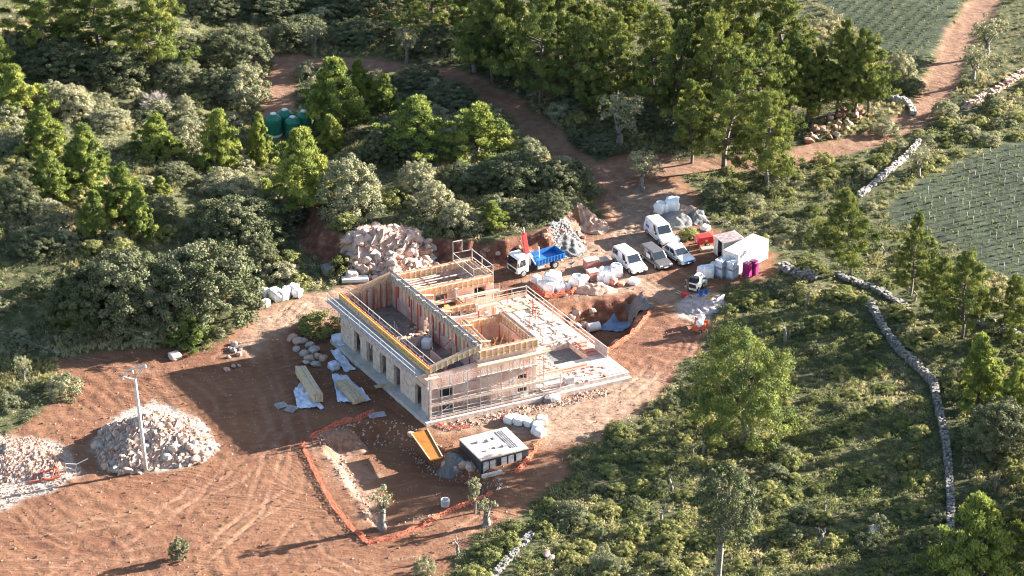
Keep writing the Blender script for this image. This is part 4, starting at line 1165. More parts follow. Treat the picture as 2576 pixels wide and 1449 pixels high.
# left front: ground floor wall with tall openings, beam course, brick above
b = HB()
ops = [(1.6, 3.0, GZ, 3.05), (6.2, 7.6, GZ, 3.05), (9.3, 10.7, GZ, 3.05), (12.3, 13.7, GZ, 3.05), (15.1, 16.5, GZ, 3.05)]
wall_t(b, 0.65, 0.32, 0.15, 19.6, GZ, 3.2, ops); b.done('side_wall', M['palecon'])
b = HB(); b.hb(0.60, 1.0, 0.1, 19.65, 3.2, 3.62); b.done('beam_course', M['palecon'])
b = HB(); b.hb(0.68, 0.96, 0.15, 19.6, 3.62, 5.25)
b.done('parapet_wall', M['brick'])
# front facade
b = HB()
wall_s(b, 0.15, 0.3, 0.972, 13.0, GZ, 3.6, [(2.0, 3.45, GZ + 0.12, 1.75), (2.0, 3.45, 2.1, 3.1), (10.9, 11.9, 0.75, 1.75), (10.9, 11.9, 2.3, 2.8)])
b.hb(6.3, 13.0, 0.15, 0.45, 3.6, 5.7)
b.slope(0.972, 6.3, 0.15, 0.45, 3.6, 5.0, 3.6, 5.3)
b.done('front_wall', M['brick'])
b = HB(); b.hb(6.2, 13.1, -0.05, 0.145, 3.55, 3.75); b.hb(0.6, 6.2, -0.02, 0.145, 3.2, 3.4); b.done('facade_band', M['palecon'])
# back gable, ridge wall, right wing walls
b = HB(); b.slope(0.972, 6.5, 19.25, 19.6, GZ, 5.3, GZ, 6.75); b.done('gable_wall', M['brick'])
b = HB(); wall_t(b, 6.5, 0.3, 0.45, 19.6, FZ + 0.002, 6.6, [(6.0, 7.0, FZ, 5.5), (11.0, 12.0, FZ, 5.6)]); b.done('ridge_wall', M['brick'])
b = HB(); wall_t(b, 12.7, 0.3, 0.45, 7.6, GZ, 5.6, [(2.4, 3.8, FZ, 5.2)]); b.done('right_wall', M['brick'])
b = HB(); wall_s(b, 7.3, 0.3, 6.8, 12.7, GZ, 5.4, [(8.2, 9.6, FZ, 5.1)]); b.done('inner_wall', M['brick'])
b = HB(); wall_t(b, 12.7, 0.3, 7.6, 17.2, GZ, FZ - 0.1, [(9.0, 11.5, GZ, 2.6), (13, 15.5, GZ, 2.6)]); b.done('yard_wall', M['brick'])
# upper floor
b = HB(); b.hb(0.972, 6.5, 0.45, 19.25, FZ - 0.28, FZ); b.hb(6.5, 12.7, 0.45, 7.3, FZ - 0.28, FZ); b.hb(6.8, 12.7, 7.6, 17.2, FZ - 0.28, FZ)
b.done('upper_floor', M['dust'])
# back wing
b = HB(); wall_s(b, 17.2, 0.3, 6.8, 17.3, GZ, 4.9, [(8.2, 9.7, FZ, 4.7), (10.6, 12.1, FZ, 4.7), (13.0, 14.6, GZ, 3.0), (15.2, 16.6, FZ - 0.2, 4.7)]); b.hb(17.0, 17.3, 17.5, 22.0, GZ, 4.9); b.hb(6.8, 17.0, 21.7, 22.0, GZ, 4.9); b.hb(6.8, 7.1, 17.5, 21.7, GZ, 4.9)
b.done('back_wing_wall', M['brick'])
b = HB(); b.hb(7.1, 17.0, 17.5, 21.7, FZ - 0.28, FZ - 0.004); b.done('back_wing_floor', M['dust'])

def ring(name, p, q, z0, z1, z0b=None, z1b=None, w=0.42, mat='ply', core=True, studs=True):
    """a ring beam: a concrete core between two boards with upright battens"""
    z0b = z0 if z0b is None else z0b; z1b = z1 if z1b is None else z1b
    a0, a1 = hw(p[0], p[1], 0), hw(q[0], q[1], 0)
    d = (a1 - a0); L = d.length; d.normalize(); nrm = Vector((-d.y, d.x, 0))
    def slab(mb, o0, o1, lo, hi, u0=0.0, u1=1.0):
        A = a0 + d * (L * u0); B = a0 + d * (L * u1)
        f = lambda u, k: (z0 + (z0b - z0) * u + lo) if k == 0 else (z1 + (z1b - z1) * u + hi)
        mb.hexa([A + nrm * o0 + Vector((0, 0, f(u0, 0))), B + nrm * o0 + Vector((0, 0, f(u1, 0))), B + nrm * o1 + Vector((0, 0, f(u1, 0))), A + nrm * o1 + Vector((0, 0, f(u0, 0))),
                 A + nrm * o0 + Vector((0, 0, f(u0, 1))), B + nrm * o0 + Vector((0, 0, f(u1, 1))), B + nrm * o1 + Vector((0, 0, f(u1, 1))), A + nrm * o1 + Vector((0, 0, f(u0, 1)))])
    c = MB(); slab(c, -w / 2 + 0.03, w / 2 - 0.03, 0.05, -0.12)
    beam = c.build('ring_beam', M['palecon'], house, rel=HR)
    f = MB(); slab(f, -w / 2, -w / 2 + 0.028, 0, 0.04); slab(f, w / 2 - 0.028, w / 2, 0, 0.04)
    f.build('formwork', M[mat], beam, rel=HR)
    s = MB()
    n = max(2, int(L / 0.62))
    for i in range(n + 1):
        u = min(0.995, max(0.0, i / n)); e = 0.09 / L
        for o in (-w / 2 - 0.07, w / 2): slab(s, o, o + 0.07, -0.05, -0.02 + 0.1 * (i % 2), u, min(1, u + e))
    for o in (-w / 2 - 0.05, w / 2):
        slab(s, o, o + 0.05, (z1 - z0) * 0.12, -(z1 - z0) * 0.72)
    s.build('batten', M['timber'], beam, rel=HR)
ring('front', (6.5, 0.3), (13.1, 0.3), 5.72, 6.62, w=0.5)
ring('right', (13.0, 0.6), (13.1, 7.6), 5.72, 6.55, w=0.5, mat='plyold')
ring('inner', (7.0, 7.45), (12.9, 7.45), 5.45, 6.25, w=0.5)
ring('second ridge', (7.8, 0.8), (8.3, 7.1), 5.55, 6.95, 5.6, 6.9, w=0.45)
ring('eave', (0.82, 0.2), (0.82, 19.6), 5.27, 5.85, mat='plyold', w=0.46)
ring('front gable', (0.9, 0.3), (6.5, 0.3), 5.35, 5.95, 6.75, 7.35, w=0.44, mat='timber')
ring('back gable', (0.9, 19.4), (6.5, 19.4), 5.35, 5.9, 6.8, 7.4, w=0.44)
ring('ridge', (6.65, 0.4), (6.65, 19.4), 6.62, 7.4, w=0.5, mat='greyboard')
ring('back wing front', (6.8, 17.3), (17.4, 17.3), 4.92, 5.75, w=0.5)
ring('back wing rear', (6.8, 21.9), (17.4, 21.9), 4.92, 5.7, w=0.45)
ring('back wing end', (17.2, 17.7), (17.2, 21.6), 4.92, 5.7, w=0.45, mat='plyold')
ring('middle', (7.1, 12.4), (12.6, 12.4), 5.0, 5.55, w=0.4)
ring('middle right', (12.85, 8.0), (12.85, 17.0), 3.5, 4.15, w=0.4)
ring('middle left', (7.3, 8.0), (7.3, 17.0), 5.3, 5.8, w=0.36)
for t in (8.2, 10.3, 12.4, 14.6, 16.8): b = HB(); b.hb(12.7, 13.0, t - .15, t + .15, 3.45, 5.3); b.done('column', M['palecon'])
for s, t in ((7.4, 12.3), (9.2, 12.3), (11.0, 12.3)): b = HB(); b.hb(s, s + .25, t, t + .25, FZ, 5.0); b.done('column', M['palecon'])
# red props under the ridge and gable, a yellow column shutter
for t in (1.5, 4.2, 7.9, 9.2, 12.6, 14.0, 17.4): b = HB(); b.hb(6.05, 6.17, t, t + 0.12, FZ, 6.6); b.done('prop', M['redprop'])
for s in (1.8, 2.6, 3.4, 4.2, 5.0, 5.7): b = HB(); b.hb(s, s + 0.11, 18.85, 18.96, FZ, 5.3 + 0.25 * s); b.done('prop', M['redprop'])
for s, t in ((8.4, 2.0), (9.6, 5.8), (11.9, 3.0), (12.2, 6.4), (10.4, 6.9), (8.8, 12.0), (10.6, 15.2), (12.0, 10.4), (7.6, 9.4)): b = HB(); b.hb(s, s + 0.1, t, t + 0.1, FZ, FZ + 2.0); b.done('prop', M['redprop'])
b = HB(); b.hb(9.4, 9.85, 12.6, 13.05, FZ, FZ + 2.1); b.done('column_shutter', M['yellow'])
for q in ((2.6, 6.4, 9.4, 9.55, FZ, FZ + 0.9), (4.0, 4.15, 2.6, 6.0, FZ, FZ + 1.1), (8.9, 12.4, 3.6, 3.75, FZ, FZ + 1.2), (9.0, 12.2, 10.9, 11.1, FZ, FZ + 1.5), (7.2, 9.6, 14.8, 15.0, FZ, FZ + 1.1)): b = HB(); b.hb(*q); b.done('partition_wall', M['brick'])
# lintels, sills and stored boards
for a, c in ((1.5, 3.1), (6.1, 7.7), (9.2, 10.8), (12.2, 13.8), (15.0, 16.6)): b = HB(); b.hb(0.61, 0.648, a, c, 3.06, 3.19); b.done('lintel', M['palecon'])
b = HB(); b.hb(1.9, 3.55, 0.09, 0.148, GZ + 0.04, GZ + 0.12); b.hb(1.9, 3.55, 0.09, 0.148, 2.0, 2.1); b.hb(10.8, 12.0, 0.09, 0.148, 0.66, 0.75); b.done('window_sill', M['concrete'])
b = HB(); b.hb(2.72, 2.78, 0.28, 0.34, GZ + 0.12, 1.75); b.hb(2.0, 3.45, 0.28, 0.34, 1.05, 1.10); b.hb(11.4, 11.45, 0.28, 0.34, 0.75, 1.75); b.done('window_bar', M['timber'])

# the working platform along the left eave
def scaffold(name, label, segs, group=None):
    root = thing(name, label, 'scaffold', tuple(segs['at']), 0, group)
    for pn, mat, mb in segs['parts']: mb.build(pn, M[mat], root, rel=root.location)
    return root
pl = HB(); tu = HB(); be = HB(); re_ = HB()
for k in range(5): pl.hb(-0.85 + k * 0.28, -0.61 + k * 0.28, 0.1 * (k % 3), 20.0 - 0.1 * (k % 2), 5.30 + 0.03 * (k % 2), 5.36 + 0.03 * (k % 2))
for t in np.arange(0.3, 20, 2.4):
    tu.hbar((-0.8, t, 4.1), (-0.8, t, 6.35), 0.06); tu.hbar((-0.85, t, 5.26), (0.55, t, 5.26), 0.06); tu.hbar((-0.78, t, 4.3), (0.55, t, 5.15), 0.05)
    tu.hbar((1.5, t, FZ), (1.5, t, 6.4), 0.05)
for z in (5.75, 6.3): tu.hbar((-0.8, 0.1, z), (-0.8, 20.0, z), 0.055); tu.hbar((1.5, 0.4, z), (1.5, 19, z), 0.05)
be.hb(0.62, 0.74, -0.1, 19.9, 5.895, 6.0); re_.hb(0.86, 0.95, -0.1, 19.9, 5.895, 5.98); be.hb(0.45, 0.53, 0.1, 12.0, 5.60, 5.70)
sc_l = scaffold('scaffold', 'plank platform with tube rails and yellow and red beams along the left eave', dict(at=hw(-0.3, 10, 0), parts=[('planks', 'greyboard', pl), ('rail', 'steel', tu), ('beam', 'yellow', be), ('red_beam', 'redprop', re_)]))
# front scaffold
tu = HB(); pl = HB()
for s in (0.35, 1.6, 2.9, 4.5, 6.0, 7.2, 8.4, 9.7, 10.9, 12.0, 13.2, 15.2):
    zt = 5.2 if s < 14 else 2.6
    tu.hbar((s, -0.95, 0.4), (s, -0.95, zt), 0.09); tu.hbar((s, -0.2, 0.4), (s, -0.2, zt - 0.3), 0.06)
    for z in (1.95, 3.9):
        if z < zt: tu.hbar((s, -0.98, z), (s, -0.1, z), 0.06)
for z in (0.9, 1.3, 2.35, 2.85):
    tu.hbar((0.3, -0.95, z), (15.3, -0.95, z), 0.06)
tu.hbar((0.35, -0.95, 0.5), (2.9, -0.95, 1.95), 0.05); tu.hbar((8.4, -0.95, 2.0), (10.9, -0.95, 4.0), 0.05)
pl.hb(0.3, 15.3, -0.88, -0.3, 1.98, 2.05); to = HB(); to.hb(0.3, 15.3, -1.03, -0.99, 1.96, 2.24); to.hb(0.3, 15.3, -1.03, -0.99, 0.52, 0.74); po_ = HB(); po_.hb(0.22, 0.42, -1.04, -0.84, 0.41, 5.3); pl.hb(6.0, 13.3, -0.88, -0.3, 5.35, 5.42); pl.hb(5.6, 13.4, -1.0, -0.9, 5.30, 5.52); pl.hb(0.1, 1.6, -0.6, -0.1, 4.95, 5.02); pl.hb(0.3, 15.3, -0.80, -0.35, 0.50, 0.56)
scaffold('scaffold', 'pale tube scaffold with plank decks in front of the brick facade', dict(at=hw(7, -0.7, 0.4), parts=[('tube_frame', 'steel', tu), ('planks', 'timber', pl), ('toe_board', 'palecon', to), ('corner_post', 'palecon', po_)]))
# back scaffold tower
tu = HB(); pl = HB()
for s in (15.6, 17.9):
    for t in (18.0, 20.4, 22.6):
        tu.hbar((s, t, 0.2), (s, t, 6.6), 0.09)
for z in (2.2, 4.2, 5.6, 6.5):
    for s in (15.6, 17.9): tu.hbar((s, 18, z), (s, 22.6, z), 0.06)
    for t in (18.0, 22.6): tu.hbar((15.6, t, z), (17.9, t, z), 0.06)
for t in (22.6, 22.65): 
    pass
tu.hbar((15.6, 22.6, 6.5), (15.6, 22.6, 7.9), 0.08); tu.hbar((16.7, 22.6, 6.5), (16.7, 22.6, 7.9), 0.08); tu.hbar((15.6, 22.6, 7.9), (16.7, 22.6, 7.9), 0.08)
for t in (16.6, 17.0): tu.hbar((7.2, 16.5, 4.0 + (t - 16.6)), (17.9, 16.5, 4.0 + (t - 16.6)), 0.055)
for s in (7.2, 10, 12.6, 15.2, 17.8): tu.hbar((s, 16.5, FZ if s < 12.7 else 0.8), (s, 16.5, 5.0), 0.06)
pl.hb(15.5, 18.0, 18, 22.6, 4.22, 4.28); pl.hb(7.2, 17.9, 16.5, 17.1, 4.02, 4.08); pl.hb(13.2, 17.9, 16.5, 17.1, 2.4, 2.46)
scaffold('scaffold', 'tube scaffold tower and planks round the rear wing of the house', dict(at=hw(17, 20, 0.4), parts=[('tube_frame', 'steel', tu), ('planks', 'timber', pl)]))
# guard rail of the terrace
tu = HB()
for t in np.arange(3.2, 20.3, 1.9): tu.hbar((23.2, t, 0.8), (23.2, t, 1.95), 0.08)
for s in np.arange(17.8, 23.3, 1.8): tu.hbar((s, 20.2, 0.8), (s, 20.2, 1.95), 0.08)
for z in (1.4, 1.9): tu.hbar((23.2, 3.1, z), (23.2, 20.2, z), 0.07); tu.hbar((17.6, 20.2, z), (23.2, 20.2, z), 0.07)
bo = HB(); bo.hb(23.05, 23.1, 3.2, 5.6, 0.82, 1.9); bo2 = HB(); bo2.hb(18.0, 23.04, 20.05, 20.1, 0.85, 1.25)
scaffold('guard_rail', 'grey tube guard rail along the outer edge of the terrace', dict(at=hw(23.2, 12, 0.8), parts=[('rail', 'steel', tu), ('board', 'greyboard', bo), ('board', 'timber', bo2)]))

# things lying on the terrace and floors
def hthing(name, label, cat, boxes, mat, group=None, jit=0.0, parts=()):
    b = HB()
    for q in boxes: b.hb(*q)
    c = boxes[0]
    org = hw((c[0] + c[1]) / 2, (c[2] + c[3]) / 2, c[4])
    o = b.build(name, M[mat], None, rel=org, loc=tuple(org))
    return tag(o, label, cat, group)
def planks_on(label, s, t, ds, dt, z, n, mat='timber', cat='board', name='plank_stack'):
    bx = []
    for i in range(n):
        a = s + rnd.uniform(-0.1, 0.1); c = t + i * dt / n
        bx.append((a, a + ds + rnd.uniform(-0.3, 0.3), c, c + dt / n * 0.8, z + 0.004 + 0.05 * rnd.random(), z + 0.07 + 0.1 * rnd.random()))
    return hthing(name, label, cat, bx, mat)
TZ = 0.80
planks_on('long pale boards laid along the front of the terrace', 14.2, -0.6, 8.4, 1.5, TZ, 6, 'palecon')
planks_on('pale yellow boards at the front corner by the scaffold', 13.6, 0.8, 3.2, 1.1, TZ, 5)
planks_on('rows of pink bricks beside the sunken pit on the terrace', 14.4, 1.9, 6.0, 1.0, TZ, 4, 'redbrick', 'brick', 'brick_row')
planks_on('second row of pink bricks on the terrace, nearer the outer rail', 21.5, 4.2, 1.2, 3.6, TZ, 5, 'redbrick', 'brick', 'brick_row')
planks_on('boards stacked in the middle of the terrace', 14.6, 9.0, 3.8, 1.7, TZ, 5, 'palecon')
planks_on('worn boards beside the right wall of the house', 13.6, 11.5, 2.6, 1.6, TZ, 5, 'plyold')
planks_on('boards along the rail in the rear half of the terrace', 19.6, 12.0, 2.6, 3.0, TZ, 6, 'palecon')
planks_on('grey boards in the rear corner of the terrace', 15.2, 15.2, 3.0, 1.8, TZ, 5, 'greyboard')
planks_on('pale boards in the far corner of the terrace by the rail', 19.0, 17.0, 3.2, 2.0, TZ, 5, 'timber')
planks_on('dark boards across the sunken terrace pit', 17.0, 7.0, 1.6, 0.8, TZ, 3, 'plyold')
planks_on('orange boards inside the right wing', 9.0, 4.6, 2.6, 1.6, FZ, 5, 'ply')
planks_on('worn boards on the floor of the right wing near its front', 9.2, 1.0, 2.8, 1.6, FZ, 5, 'plyold')
planks_on('loose boards on the middle floor behind the right wing', 8.4, 9.0, 3.2, 1.6, FZ, 5, 'palecon')
planks_on('loose boards beside the yellow column shutter', 7.4, 14.2, 3.0, 1.6, FZ, 5, 'timber')
planks_on('boards on the dusty floor inside the left wing', 2.4, 14.2, 1.4, 1.9, FZ, 4, 'plyold')
planks_on('short boards near the white bag inside the left wing', 2.9, 10.6, 1.2, 1.2, FZ, 4, 'timber')
hthing('cement_pallet', 'white square sacks on the terrace near the right wall', 'sacks', [(14.2, 15.3, 12.9, 13.9, TZ, TZ + 0.75)], 'whitebag')
hthing('cement_pallet', 'white square sacks in the middle of the terrace', 'sacks', [(18.0, 19.1, 10.2, 11.2, TZ, TZ + 0.6)], 'whitebag')
hthing('brick_pallet', 'pack of pink bricks on the terrace near the rear rail', 'bricks', [(16.9, 17.9, 17.4, 18.4, TZ, TZ + 0.8), (17.0, 17.8, 17.5, 18.3, TZ + 0.8, TZ + 0.95)], 'redbrick')
hthing('brick_pallet', 'pack of pink bricks on the upper floor of the right wing', 'bricks', [(10.8, 11.8, 1.2, 2.2, FZ, FZ + 0.9), (11.0, 11.6, 1.3, 2.1, FZ + 0.9, FZ + 1.05)], 'redbrick')
planks_on('wide dusty boards crossing the centre of the terrace', 18.6, 8.4, 3.6, 1.6, TZ, 5, 'palecon')
hthing('timber_crate', 'grey wooden crate by the kerb at the front of the terrace', 'crate', [(15.9, 16.9, -0.75, -0.1, TZ + 0.2, TZ + 0.75), (16.0, 16.8, -0.7, -0.15, TZ + 0.75, TZ + 0.82)], 'greyboard')
# broken brick, offcuts and dust left about the floors
def litter(name, lab, n, areas, mats, seed, lo=.12, hi=.5):
    r = random.Random(seed); mbs = [HB() for _ in mats]
    for _ in range(n):
        s0, s1, t0, t1, z = areas[r.randrange(len(areas))]
        if _ % 22 == 0 or not _: cen = None
        if cen is None: cen = (s0, s1, t0, t1, z, r.uniform(s0, s1), r.uniform(t0, t1))
        s0, s1, t0, t1, z = cen[:5]; s = min(max(r.gauss(cen[5], .9), s0), s1); t = min(max(r.gauss(cen[6], .9), t0), t1); a = r.uniform(0, 3.14); L, w, h = r.uniform(lo, hi) * r.choice((1, 1, 2.2)), r.uniform(.06, .16), r.uniform(.03, .16)
        c = hw(s, t, z + .006 + .01 * r.random()); d = Vector((math.cos(a), math.sin(a), 0)) * L / 2; e = Vector((-math.sin(a), math.cos(a), 0)) * w; u = Vector((r.uniform(-.03, .03), r.uniform(-.03, .03), h))
        mbs[r.randrange(len(mats))].hexa([c - d - e, c + d - e, c + d + e, c - d + e, c - d - e + u, c + d - e + u, c + d + e + u, c - d + e + u])
    for mb, mt in zip(mbs, mats):
        o = mb.build(name, M[mt], None, rel=HR, loc=tuple(HR)); tag(o, lab + ' (' + M[mt].name.replace('_', ' ') + ')', 'litter', kind='stuff')
litter('terrace_litter', 'offcuts and broken bricks strewn over the terrace', 420, [(13.3, 22.9, 8.1, 20.0, .80), (13.3, 22.9, 8.1, 20.0, .80), (13.5, 17.3, 3.1, 8.0, .80), (13.5, 22.5, -.7, 2.9, .80)], ('timber', 'redbrick', 'palecon', 'brick'), 3)
litter('floor_litter', 'offcuts and broken bricks strewn over the upper floors', 640, [(1.2, 6.3, .6, 19, FZ), (7.1, 12.5, .6, 7.1, FZ), (7.1, 12.5, .6, 7.1, FZ), (7.0, 12.5, 7.8, 17, FZ), (7.0, 12.5, 7.8, 17, FZ), (7.3, 16.8, 17.7, 21.4, FZ)], ('timber', 'redbrick', 'palecon', 'ply'), 4)

# planks, poles and props standing and lying about the unroofed walls
rr = random.Random(12)
def board(a, b, w=.22, h=.05, mat='timber', nm='board'):
    m = HB(); m.hbar(a, b, w, h); m.done(nm, M[mat])
for k in range(9):
    t = 1.0 + k * 2.1 + rr.uniform(-.4, .4); board((6.2, t, 7.45), (rr.uniform(7.6, 8.6), t + rr.uniform(-.3, .3), 7.05), .2)
for k in range(8):
    s_ = 7.4 + k * .75; board((s_, 7.2, 6.32), (s_ + rr.uniform(-.3, .3), 9.0 + rr.uniform(0, 2), 4.6), .18, mat=rr.choice(('timber', 'ply', 'palecon')))
for k in range(12):
    s_, t = rr.uniform(7.2, 12.4), rr.uniform(8.2, 16.6); a = rr.uniform(-1.3, 1.3); board((s_, t, FZ + .5 + rr.uniform(0, 1.3)), (s_ + 2.6 * math.cos(a), min(t + 2.2 * math.sin(a), 17), FZ + .4 + rr.uniform(0, 1.3)), .2, mat=rr.choice(('timber', 'ply', 'plyold', 'palecon')))
for k in range(10):
    s_, t = rr.uniform(8.6, 12.2), rr.uniform(1.0, 6.8); board((s_, t, FZ + .1), (s_ + rr.uniform(-1.4, 1.4), t + rr.uniform(-1, 1), FZ + rr.uniform(.9, 2.0)), .16, mat=rr.choice(('timber', 'ply', 'plyold')))
for k in range(8):
    t = 17.7 + .5 * k; board((7.3, t, 5.0), (rr.uniform(12, 16.9), t + rr.uniform(-.2, .2), 5.05), .2, mat=rr.choice(('timber', 'palecon')))
for k in range(24):
    s_, t = (rr.uniform(13.6, 22.6), rr.uniform(8.3, 19.8)); z = TZ
    board((s_, t, z), (s_ + rr.uniform(-.15, .15), t + rr.uniform(-.15, .15), z + rr.uniform(.9, 2.0)), .07, .07, rr.choice(('steel', 'redprop', 'timber')), 'prop')
for k in range(14):
    s_ = rr.uniform(1.3, 5.9); t = rr.uniform(1, 18.5); board((s_, t, FZ), (s_ + rr.uniform(-.2, .2), t + rr.uniform(-.2, .2), FZ + rr.uniform(1.2, 2.2)), .08, .08, rr.choice(('redprop', 'timber', 'steel')), 'prop')

# the inner face of the ridge wall: a bright plate and upright boards above it
b = HB(); b.hb(6.30, 6.497, 0.5, 9.8, 4.95, 5.12); b.done('wall_plate', M['palecon'])
for k in range(22):
    t = 0.8 + k * .84; b = HB(); b.hb(6.40, 6.496, t, t + .16, 5.14, 6.58); b.done('batten', M[('ply', 'timber', 'redprop')[k % 3]])
for k in range(9):
    s_ = 1.3 + k * .58; b = HB(); b.hb(s_, s_ + .34, 19.12, 19.246, FZ, 4.9 + .25 * s_); b.done('shutter_board', M[('ply', 'brick', 'plyold')[k % 3]])
board((4.9, 9.0, FZ), (6.2, 9.4, 6.0), .16); board((4.2, 6.2, FZ), (6.2, 5.6, 5.6), .12, mat='redprop', nm='prop')
# ------------------------------------------------------------------ vehicles (built nose along +x)
def wheel(parent, x, y, r=0.33, w=0.22):
    t = MB(); sgn = 1 if y > 0 else -1
    t.lathe([(r * 0.62, -w / 2), (r * 0.96, -w / 2), (r, -w * 0.3), (r, w * 0.3), (r * 0.96, w / 2), (r * 0.62, w / 2)], 18, tf=lambda a, b, c: (x + a, y + c, r + b))
    ty = t.build('wheel', M['black'], parent)
    k = MB(); k.lathe([(r * 0.30, w * 0.5), (r * 0.60, w * 0.50), (r * 0.56, w * 0.56), (r * 0.12, w * 0.56)], 14, tf=lambda a, b, c: (x + a, y + sgn * c, r + b))
    k.build('rim', M['chrome'], ty)

def car_body(root, prof, belt, roof, L, Wd, paint, windows, top_in=0.16):
    """prof: lower side profile (x, z); belt: (xr, xf, z); roof: (xr, xf, z)"""
    lo = MB(); lo.prism(prof, -Wd / 2, Wd / 2)
    body = lo.build('body', paint, root, bevel=0.07)
    xr, xf, zb = belt; rr, rf, zr = roof
    wb, wt = Wd / 2 - 0.02, Wd / 2 - top_in
    B = [(xr, -wb, zb), (xf, -wb, zb), (xf, wb, zb), (xr, wb, zb)]
    Tp = [(rr, -wt, zr), (rf, -wt, zr), (rf, wt, zr), (rr, wt, zr)]
    cb = MB(); cb.hexa(B + Tp)
    cab = cb.build('cabin', paint, root, bevel=0.10)
    def pane(name, a, b, c, d, off, u0, u1, v0, v1):
        a, b, c, d = [Vector(q) for q in (a, b, c, d)]
        P = lambda u, v: (a + (b - a) * u) * (1 - v) + (d + (c - d) * u) * v
        n = Vector(off) * 0.012
        q = [P(u0, v0), P(u1, v0), P(u1, v1), P(u0, v1)]
        m = MB(); m.hexa([p - n * 3 for p in q] + [p + n for p in q]); m.build(name, M['glass'], root)
    pane('windscreen', B[1], B[2], Tp[2], Tp[1], (1, 0, .4), .06, .94, .10, .90)
    pane('rear_window', B[3], B[0], Tp[0], Tp[3], (-1, 0, .3), .12, .88, .25, .85)
    for sgn in (-1, 1):
        i = (0, 1) if sgn < 0 else (3, 2)
        for u0, u1 in windows: pane('side_window', B[i[0]], B[i[1]], Tp[i[1]], Tp[i[0]], (0, sgn, .15), u0, u1, .14, .84)
    hl = L / 2; nose_ = L * 0.25
    for sgn in (-1, 1):
        m = MB(); m.box(hl - 0.16, hl - 0.012, sgn * Wd * 0.36 - 0.18, sgn * Wd * 0.36 + 0.18, 0.62, 0.78); m.build('headlight', M['lamp'], root)
        m = MB(); m.box(-hl + 0.005, -hl + 0.06, sgn * Wd * 0.42 - 0.08, sgn * Wd * 0.42 + 0.08, 0.7, 1.05); m.build('tail_light', M['redpaint'], root)
        m = MB(); m.box(belt[1] - 0.55, belt[1] - 0.38, sgn * (Wd / 2 + 0.10) - 0.08, sgn * (Wd / 2 + 0.10) + 0.08, zb + 0.02, zb + 0.2); m.build('side_mirror', M['black'], root)
    m = MB(); m.box(hl - 0.05, hl + 0.03, -Wd * 0.30, Wd * 0.30, 0.42, 0.58); m.build('grille', M['black'], root)
    m = MB(); m.box(hl + 0.031, hl + 0.045, -0.26, 0.26, 0.44, 0.55); m.build('licence_plate', M['lamp'], root)
    for sgn in (-1, 1):
        for x in (-hl + 0.95, hl - 0.95):
            m = MB(); m.lathe([(0.30, 0), (0.42, 0), (0.42, 0.006), (0.30, 0.006)], 20, tf=lambda a, b, c, x=x, sgn=sgn: (x + a, sgn * (Wd / 2 + 0.002 + c), 0.36 + b)); m.build('wheel_arch', M['black'], root)
        for x in (hl - nose_ - 0.15, hl - nose_ - 1.15):
            m = MB(); m.box(x, x + 0.022, sgn * (Wd / 2 + 0.004) - 0.004, sgn * (Wd / 2 + 0.004) + 0.004, 0.4, belt[2]); m.build('door_seam', M['black'], root)
        m = MB(); m.box(-hl + 0.2, hl - 0.3, sgn * (Wd / 2 + 0.012) - 0.010, sgn * (Wd / 2 + 0.012) + 0.010, 0.56, 0.66); m.build('side_strip', M['greyboard'], root)
    m = MB(); m.box(-hl + 0.15, hl - 0.15, -Wd / 2 + 0.1, Wd / 2 - 0.1, 0.2, 0.34); m.build('underbody', M['black'], root)
    return body, cab

def van(label, loc, rz, L=4.9, Wd=1.9, H=1.95, paint='white', wins=((0.05, 0.36), (0.66, 0.84)), grp=None, nose=1.15):
    r = thing('parked_van', label, 'van', loc, rz, grp); h = L / 2
    zb = H * 0.55
    car_body(r, [(-h, 0.34), (h - 0.1, 0.34), (h, 0.5), (h - 0.02, 0.78), (h - nose, zb), (-h, zb)], (-h + 0.03, h - nose + 0.05, zb), (-h + 0.16, h - nose - 0.72, H), L, Wd, M[paint], wins)
    for x in (-h + 0.95, h - 0.95):
        for y in (-Wd / 2 + 0.10, Wd / 2 - 0.10): wheel(r, x, y)
    return r
def heading(a, b):
    p, q = at(*a), at(*b); return math.atan2(q.y - p.y, q.x - p.x)
v1 = van('white panel van parked behind the other vehicles', G(1661, 600), heading((1631, 593), (1656, 615.5)), 4.9, 1.95, 2.05, wins=((0.70, 0.86),))
m = MB(); m.box(-1.9, -1.1, -0.975, -0.955, 0.95, 1.35); m.box(-1.9, -1.6, -0.90, -0.86, 1.4, 1.6); m.build('blue_mark', M['bluemark'], v1)
v2 = van('white passenger van parked in front, next to the bulk bags', G(1583, 672), heading((1549, 665.6), (1581, 689)), 4.9, 1.9, 1.95)
m = MB()
for x in (-1.9, -0.9): m.box(x, x + 0.05, -0.72, 0.72, 1.93, 1.985)
m.build('roof_bar', M['greyboard'], v2)
v3 = van('dark grey van parked between the white passenger van and the white car', G(1649, 662), heading((1618, 657), (1646, 678)), 4.6, 1.8, 1.75, 'darkgrey', wins=((0.06, 0.34), (0.64, 0.82)))
m = MB(); m.box(-0.55, 0.25, -0.905, -0.88, 0.85, 1.35); m.build('pale_patch', M['plastic'], v3)
v4 = thing('parked_car', 'white hatchback car with a blue marked nose', 'car', G(1707, 653), heading((1676.6, 647.5), (1708.6, 668)))
h = 2.1
car_body(v4, [(-h, 0.34), (h - 0.12, 0.32), (h, 0.48), (h - 0.06, 0.72), (h - 0.35, 0.84), (h - 1.25, 0.98), (-h + 0.05, 0.98)], (-h + 0.08, h - 1.15, 0.96), (-h + 0.55, h - 2.05, 1.55), 4.2, 1.8, M['white'], ((0.10, 0.46), (0.52, 0.88)))
for x in (-1.25, 1.3):
    for y in (-0.8, 0.8): wheel(v4, x, y, 0.33, 0.22)
